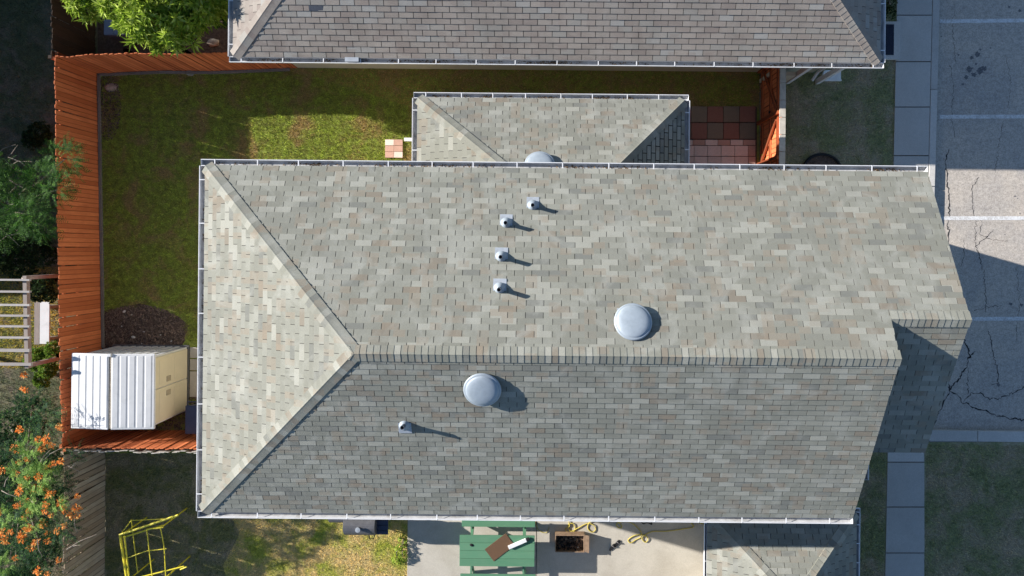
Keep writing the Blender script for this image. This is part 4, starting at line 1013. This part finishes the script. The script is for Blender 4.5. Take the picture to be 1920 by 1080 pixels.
# flower clusters: share one mesh of petals
def flower_mesh(seed):
    r = np.random.default_rng(seed); n = 46; d = unit(r.normal(size=(n, 3))); d[:, 2] = np.abs(d[:, 2]); c = d*r.uniform(.02, .07, (n, 1))
    V, F = leaf_arrays(c, unit(d+r.normal(size=d.shape)*.5), np.tile([0.1, 0.2, 1.], (n, 1)), r.uniform(.025, .055, n), r.uniform(.02, .035, n), .2, .1)
    me = bpy.data.meshes.new('flower_cluster'); me.from_pydata(V.tolist(), [], F.tolist()); me.materials.append(M['flower']); return me
fms = [flower_mesh(i) for i in range(4)]
fl = [(46, 703, 1.7), (50, 732, 1.6), (44, 728, 1.6), (40, 805, 1.9), (112, 800, 2.0), (72, 824, 2.1), (88, 824, 2.1), (99, 834, 2.2), (80, 842, 2.2), (35, 842, 2.1), (28, 838, 2.1), (52, 860, 2.3), (36, 867, 2.2), (115, 865, 2.3), (4, 882, 2.0), (32, 886, 2.2), (92, 877, 2.3), (52, 896, 2.4), (75, 893, 2.4),
      (41, 912, 2.4), (37, 922, 2.4), (66, 916, 2.3), (82, 913, 2.3), (95, 925, 2.4), (50, 937, 2.3), (40, 946, 2.2), (32, 948, 2.2), (88, 945, 2.4), (86, 958, 2.4), (97, 966, 2.4), (116, 942, 2.3), (121, 955, 2.3), (146, 930, 2.3), (146, 952, 2.3), (147, 966, 2.2), (135, 964, 2.2), (57, 957, 2.2), (48, 970, 2.1), (2, 960, 2.0),
      (121, 985, 2.2), (109, 995, 2.2), (82, 982, 2.2), (53, 990, 2.1), (44, 1001, 2.1), (22, 996, 2.0), (7, 998, 1.9), (68, 1016, 2.1), (60, 1025, 2.0), (90, 1013, 2.1), (43, 1010, 2.1), (12, 1012, 1.9), (72, 1070, 1.9), (90, 1076, 1.9), (60, 990, 2.2), (103, 868, 2.3), (90, 1000, 2.1), (30, 1045, 1.9), (110, 1050, 1.8)]
for i, (x, y, z) in enumerate(fl):
    o = inst('flower_cluster', fms[i % 4], t3_, W(x, y, z), (0, 0, random.uniform(0, 6))); s_ = random.uniform(.9, 1.6); o.scale = (s_, s_, s_)
for (x0_, y0_, x1_, y1_, z) in ((125, 872, 151, 885, 2.0), (129, 880, 145, 865, 2.0), (125, 1030, 181, 1002, 2.0), (135, 1025, 151, 1022, 2.0), (140, 965, 145, 1000, 2.0), (75, 868, 95, 843, 2.3), (80, 866, 115, 840, 2.3), (3, 920, 32, 932, 2.2), (8, 912, 17, 893, 2.2), (70, 1012, 80, 1043, 2.2), (60, 985, 48, 960, 2.1)):
    a = W(x0_, y0_, z); b = W(x1_, y1_, z+.15); c = a.lerp(b, .5)+Vector((random.uniform(-.05, .05), random.uniform(-.05, .05), .05))
    MB().tube([a, c, b], [.012, .009, .004], 5).build('twig', M['twig'], t3_)
hedge('shrub', 'dark blue green shrub beneath the flowering shrub along the left edge', [blob(20, 800, .9, .5), blob(60, 800, .8, .4), blob(0, 850, .9, .6), blob(90, 860, .9, .35), blob(100, 930, .8, .35), blob(40, 940, .8, .5), blob(80, 1030, .8, .5), blob(20, 1010, .8, .5), blob(60, 760, .6, .3), blob(40, 1100, .8, .6)], 3300, M['leaf_shrub'], .06, .026)

# potted plant by the gate
pp = thing('potted_plant', 'small potted plant with pink flowers at the foot of the gate', 'plant', loc=W(1436, 296))
MB().lathe([(.0, .0), (.09, .0), (.12, .2), (.10, .2), (.09, .16), (0, .16)], 16).build('pot', simple('terracotta', (.4, .16, .08)), pp)
o = rosettes([(0, 0, .3, .16, .8)], 45, 6, .1, .025, M['leaf_bright'], pp, 'foliage')
for k in range(5): o = inst('flower_cluster', fms[k % 4], pp, (random.uniform(-.12, .12), random.uniform(-.12, .12), .42)); o.scale = (.35,)*3

# ------------------------------------------------------------------ pergola, planter
M['perg'] = wood_mat('bleached_wood', (.34, .31, .29), (.44, .41, .39), (.22, .19, .17), 'x')
M['perg_y'] = wood_mat('bleached_wood_beam', (.26, .22, .20), (.34, .30, .27), (.16, .13, .12), 'y')
pg = thing('pergola', 'bleached timber pergola with open slats at the left edge', 'pergola')
ZP = 2.1; a = W(49, 517, ZP); b = W(53, 690, ZP); xl_ = W(-160, 600, ZP).x
board((a.x, a.y, ZP), (b.x, b.y, ZP), .10, .12, 'beam', M['perg_y'], pg); board((xl_, a.y, ZP), (xl_, b.y, ZP), .10, .12, 'beam', M['perg_y'], pg)
for (py_, w) in ((525, .045), (547, .05), (572, .05), (592, .05), (612, .05), (633, .05), (657, .075), (683, .07)):
    q = W(57 if py_ != 683 else 60, py_, ZP+.10); board((xl_-.2, q.y, ZP+.10), (q.x, q.y, ZP+.10), w, .08, 'slat', M['perg'], pg)
for x_ in (a.x, xl_):
    for y_ in (a.y-.05, b.y+.05): MB().box(x_-.05, x_+.05, y_-.05, y_+.05, 0, ZP-.06).build('post', M['perg_y'], pg)
board((a.x-.45, a.y-.10, ZP-.5), (a.x, a.y-.10, ZP-.02), .06, .08, 'brace', M['perg_y'], pg)
pl = thing('bench', 'narrow bench with one grey board and one white board beside the pergola', 'bench')
a = W(64, 566, .45); b = W(73, 646, .45); MB().box(a.x, b.x, b.y, a.y, .40, .44).build('seat_board', M['perg_y'], pl)
a2 = W(75, 566, .45); b2_ = W(92, 645, .45); MB().box(a2.x, b2_.x, b2_.y, a2.y, .41, .45).build('seat_board', M['shed_white'], pl, bevel=.005)
for yy in (a.y-.15, b.y+.15): MB().box(a.x+.03, b2_.x-.03, yy-.04, yy+.04, 0, .398).build('leg', M['perg_y'], pl)

# ------------------------------------------------------------------ yellow frame
M['yellow'] = simple('yellow_paint', (.72, .60, .035), .45, .08, 6, .5, bmp=.05)
yf = thing('climbing_frame', 'bright yellow tubular climbing frame standing in the lower left garden', 'play frame')
def T(p, q, r, name): MB().tube([W(*p), W(*q)], r, 8).build(name, M['yellow'], yf)
Z = 1.25
for p, q, r, nm in (((225, 1003, Z), (239, 1092, Z), .034, 'side_rail'), ((233, 1004, Z+.02), (243, 1092, Z), .022, 'side_rail'), ((224, 1003, Z+.05), (334, 966, Z+.05), .030, 'top_rail'), ((230, 1008, Z-.03), (304, 985, Z-.03), .022, 'top_rail'),
                    ((275, 992, Z), (306, 989, Z), .02, 'top_rail'), ((247, 975, Z), (229, 998, Z), .012, 'strut'), ((246, 976, Z), (310, 973, Z), .010, 'strut'),
                    ((246, 974, Z), (258, 1075, Z-.1), .012, 'bar'), ((275, 993, Z), (286, 1085, Z), .013, 'bar'), ((301, 990, Z), (308, 1028, Z), .013, 'bar'), ((308, 1028, Z), (311, 1085, Z), .013, 'bar'),
                    ((239, 1046, Z), (275, 1033, Z), .013, 'bar'), ((275, 1033, Z), (312, 1029, Z), .013, 'bar'),
                    ((338, 1068, .9), (350, 1063, .9), .02, 'bar'), ((240, 1088, Z), (345, 1062, Z-.2), .02, 'top_rail')): T(p, q, r, nm)
for (x, y) in ((226, 1004), (306, 986), (240, 1088), (312, 1082)):
    a = W(x, y, Z); MB().tube([a, (a.x, a.y, 0)], .02, 8).build('leg', M['yellow'], yf)

# ------------------------------------------------------------------ patio and what stands on it
pat = sheet('patio', [(766, 850), (766, 1500), (1330, 1500), (1330, 850)], .014, M['edging'], -.1)
for i, (xa, xb) in enumerate(((766, 1005), (1006.5, 1330))):
    for (ya, yb) in ((850, 1200), (1201, 1500)):
        a = W(xa, ya); b = W(xb, yb); MB().box(a.x, b.x, b.y, a.y, .006, .035).build('slab', M['patio'], pat, bevel=.004)
M['green'] = wood_mat('green_painted_wood', (.075, .20, .115), (.095, .235, .14), (.13, .24, .15), 'x')
tb = thing('picnic_table', 'green painted wooden picnic table with benches on the pale patio', 'table')
def planks(x0_, x1_, y0_, y1_, z, n, name, skew=0):
    a = W(x0_, y0_, z); b = W(x1_, y1_, z); h = (a.y-b.y)/n
    for i in range(n): MB().box(a.x, b.x, a.y-h*(i+1)+.004, a.y-h*i-.004, z-.036, z).build(name, M['green'], tb, bevel=.004)
planks(866, 1003, 974, 989, .46, 1, 'bench_plank'); planks(862, 1002, 1003, 1063, .75, 4, 'table_plank'); planks(863, 1004, 1076, 1092, .46, 1, 'bench_plank')
for px_ in (884, 982):
    a = W(px_, 983, .4); b = W(px_, 1084, .4)
    board((a.x, a.y+.1, .38), (a.x, b.y-.1, .38), .045, .09, 'crossbar', M['green'], tb)
    c = W(px_, 1006, .7); d = W(px_, 1060, .7)
    board((a.x+.03, c.y-.02, .69), (a.x+.03, d.y+.02, .69), .045, .06, 'crossbar', M['green'], tb)
    board((a.x+.045, c.y-.1, .70), (a.x+.045, a.y+.02, .036), .045, .09, 'leg', M['green'], tb); board((a.x+.045, d.y+.1, .70), (a.x+.045, b.y-.02, .036), .045, .09, 'leg', M['green'], tb)
def slab_on(cx, cy, z, l, w, h, ang, name, mat, label, cat, bev=.003):
    p = W(cx, cy, z); o = MB().box(-l/2, l/2, -w/2, w/2, 0, h).build(name, mat, bevel=bev, loc=p); o.rotation_euler = (0, 0, ang); return tag(o, label, cat)
def weave():
    m, t, b = new_mat('brown_wicker'); p = pos(t); w = N(t, 'ShaderNodeTexChecker'); w.inputs['Scale'].default_value = 45; t.links.new(p, w.inputs['Vector'])
    w.inputs['Color1'].default_value = (.17, .095, .05, 1); w.inputs['Color2'].default_value = (.07, .04, .025, 1); fin(t, b, w.outputs['Color'], .8); return m
slab_on(937, 1026, .752, .74, .42, .012, math.radians(38), 'woven_mat', weave(), 'brown woven mat lying askew on the green table', 'mat')
pk = thing('white_package', 'long white packet with a dark end lying on the brown mat', 'packet', loc=W(972, 1018, .766)); pk.rotation_euler = (0, 0, math.radians(24))
MB().box(-.30, .24, -.05, .05, 0, .05).build('sleeve', M['white'], pk, bevel=.005); MB().box(.24, .33, -.045, .045, .004, .045).build('end_cap', M['black'], pk, bevel=.01)
rock(884, 1022, .05, M['black'], 'small dark lump on the green table top', .755, 'charcoal', .4, 'charcoal')
# cardboard box with charred contents
M['card'] = simple('scorched_cardboard', (.30, .20, .13), .9, .3, 6, dirt=(.08, .05, .04)); M['ash'] = simple('charred_ash', (.018, .015, .015), .95, .6, 30, bmp=.8)
bx_ = thing('cardboard_box', 'open scorched cardboard box with black charcoal on the patio', 'box')
a = W(1041, 1003, .3); b = W(1096, 1036, .3); t_ = .02
MB().box(a.x, b.x, b.y, a.y, .036, .06).build('box_floor', M['card'], bx_)
for (xa, xb, ya, yb) in ((a.x, a.x+t_, b.y, a.y), (b.x-t_, b.x, b.y, a.y), (a.x+t_, b.x-t_, a.y-t_, a.y), (a.x+t_, b.x-t_, b.y, b.y+t_)):
    MB().box(xa, xb, ya, yb, .061, .30).build('box_side', M['card'], bx_)
MB().prism([(b.x, b.y+.02), (b.x+.13, b.y-.02), (b.x+.13, a.y-.02), (b.x, a.y)], .285, .295).build('box_flap', M['card'], bx_)
n_ = 300; C = rng.uniform([a.x+.05, b.y+.05, .08], [b.x-.12, a.y-.05, .28], (n_, 3)); V, F = leaf_arrays(C, unit(rng.normal(size=(n_, 3))), unit(rng.normal(size=(n_, 3))), rng.uniform(.03, .10, n_), rng.uniform(.02, .06, n_))
tag(raw_mesh('charcoal', V, F, M['ash']), 'black charred scraps inside the cardboard box', 'charcoal', kind='stuff')
# hose
M['hose'] = simple('yellow_hose', (.50, .40, .07), .5, .1, 6)
def smooth_path(pts, n=12):
    P = [Vector(p) for p in pts]; out = []
    for i in range(len(P)-1):
        p0, p1, p2, p3 = P[max(0, i-1)], P[i], P[i+1], P[min(len(P)-1, i+2)]
        for k in range(n):
            t = k/n; out.append(.5*((2*p1)+(p2-p0)*t+(2*p0-5*p1+4*p2-p3)*t*t+(3*p1-p0-3*p2+p3)*t**3))
    return out+[P[-1]]
hp = [(1060, 960), (1068, 985), (1060, 992), (1068, 999), (1078, 994), (1075, 982), (1065, 984), (1070, 996), (1084, 990), (1100, 982), (1112, 984), (1117, 992), (1110, 998), (1102, 990), (1108, 978), (1140, 972), (1158, 978), (1166, 988), (1160, 990), (1156, 982), (1170, 978), (1185, 981), (1200, 995), (1202, 1006), (1192, 1012), (1182, 1018), (1178, 1012), (1190, 1004), (1206, 1003), (1215, 1010), (1210, 1017), (1204, 1008), (1222, 997), (1250, 996), (1280, 992), (1300, 988), (1296, 980), (1305, 978), (1325, 985)]
hz = [.05+.02*math.sin(i*1.7)**2 for i in range(len(hp))]
tag(MB().tube(smooth_path([W(x, y, z) for (x, y), z in zip(hp, hz)], 8), .013, 7).build('garden_hose', M['hose'], smooth=True), 'yellow garden hose lying in loops on the patio', 'hose')
tag(MB().tube(smooth_path([W(x, y, .05) for x, y in ((1004, 978), (1010, 994), (1024, 999), (1030, 988))], 10), .008, 6).build('cord', M['hose'], smooth=True), 'short yellow cord end beside the picnic table', 'cord')
tag(MB().tube(smooth_path([W(x, y, .05) for x, y in ((1203, 979), (1206, 982), (1214, 980), (1222, 983), (1220, 977))], 8), .014, 6).build('cable', M['black'], smooth=True), 'dark bent cable piece under the gutter on the patio', 'cable')
# sandals
for i, (x, y, an) in enumerate(((1148, 1026, .9), (1157, 1019, .9))):
    s_ = thing('sandal', ['black sandal lying left of its pair on the patio', 'black sandal lying right of its pair on the patio'][i], 'sandal', loc=W(x, y, .036)); s_.rotation_euler = (0, 0, an)
    n = 20; pr = [(.13*math.cos(2*math.pi*k/n), (.048+.008*math.cos(2*math.pi*k/n))*math.sin(2*math.pi*k/n)) for k in range(n)]
    MB().prism(pr, 0, .025).build('sole', M['black'], s_); MB().tube([(.03, -.045, .02), (.05, -.02, .06), (.05, .02, .06), (.03, .045, .02)], .014, 6).build('strap', simple('grey_strap', (.12, .11, .11)), s_)
# smoker
M['smoker'] = simple('charcoal_grey_metal', (.105, .105, .115), .5, .15, 10, .5, .2, dirt=(.06, .055, .05))
sm = thing('barrel_smoker', 'dark grey barrel smoker grill half hidden beneath the lower gutter', 'grill'); zc = .8
a = W(643, 985, zc+.25); b = W(703, 985, zc+.25); cy = W(670, 1003, .85).y+.29
def drum(xa, xb, cy, cz, r, name, mat, parent): return MB().tube([(xa, cy, cz), (xa+.01, cy, cz), (xb-.01, cy, cz), (xb, cy, cz)], [r*.93, r, r, r*.93], 28).build(name, mat, parent)
drum(a.x, b.x, cy, zc, .29, 'barrel', M['smoker'], sm)
c = W(616, 975, .75); drum(c.x, a.x-.01, cy+.16, .62, .19, 'fire_box', M['smoker'], sm)
MB().lathe([(0.001, .0), (.05, 0), (.05, .12), (.07, .12), (.07, .14), (0.001, .145)], 14, Matrix.Translation((W(672, 980, 1.1).x, cy-.02, zc+.24))).build('chimney', M['galv'], sm)
d = W(706, 980, .85); e2 = W(727, 1004, .85); MB().box(d.x, e2.x, cy-.28, cy+.3, .78, .82).build('side_shelf', M['navy'], sm, bevel=.005)
for k in range(4): MB().box(d.x+.005, e2.x-.005, cy-.28+k*.145, cy-.28+k*.145+.10, .822, .832).build('shelf_slat', M['navy'], sm)
for (xx, yy) in ((a.x+.08, cy-.2), (a.x+.08, cy+.2), (b.x-.08, cy-.2), (b.x-.08, cy+.2)): MB().tube([(xx, yy, .62), (xx, yy, 0)], .018, 8).build('leg', M['smoker'], sm)
MB().tube([(b.x-.18, cy-.24, .98), (b.x-.15, cy-.33, 1.0), (b.x-.05, cy-.33, 1.0), (b.x-.02, cy-.24, .98)], .014, 6).build('handle', M['black'], sm)
# leaves at patio edge
hedge('ground_plant', 'bright green weeds creeping along the edge of the patio', [blob(756, 1010, .1, .12), blob(752, 1030, .1, .16), blob(756, 1045, .1, .12), blob(745, 1048, .1, .14)], 160, M['leaf_bright'], .05, .025, 'weeds')

# ------------------------------------------------------------------ house added unseen beyond the left edge to shade the back garden
wh = thing('added_shade_house', 'low house added unseen beyond the left edge to shade the back garden', 'house')
wx1 = -17.3; wy0, wy1 = .5, 14.0
MB().box(wx1-7, wx1-.4, wy0+.4, wy1-.4, -.1, 2.84).build('wall', M['siding'], wh)
zz = 2.9; hw = 3.7; zr_ = zz+.35*hw
deck([[(wx1, wy0, zz), (wx1, wy1, zz), (wx1-hw, wy1-hw, zr_), (wx1-hw, wy0+hw, zr_)], [(wx1-2*hw, wy1, zz), (wx1-2*hw, wy0, zz), (wx1-hw, wy0+hw, zr_), (wx1-hw, wy1-hw, zr_)],
      [(wx1-2*hw, wy0, zz), (wx1, wy0, zz), (wx1-hw, wy0+hw, zr_)], [(wx1, wy1, zz), (wx1-2*hw, wy1, zz), (wx1-hw, wy1-hw, zr_)]]).build('roof', M['shingle_north'], wh)
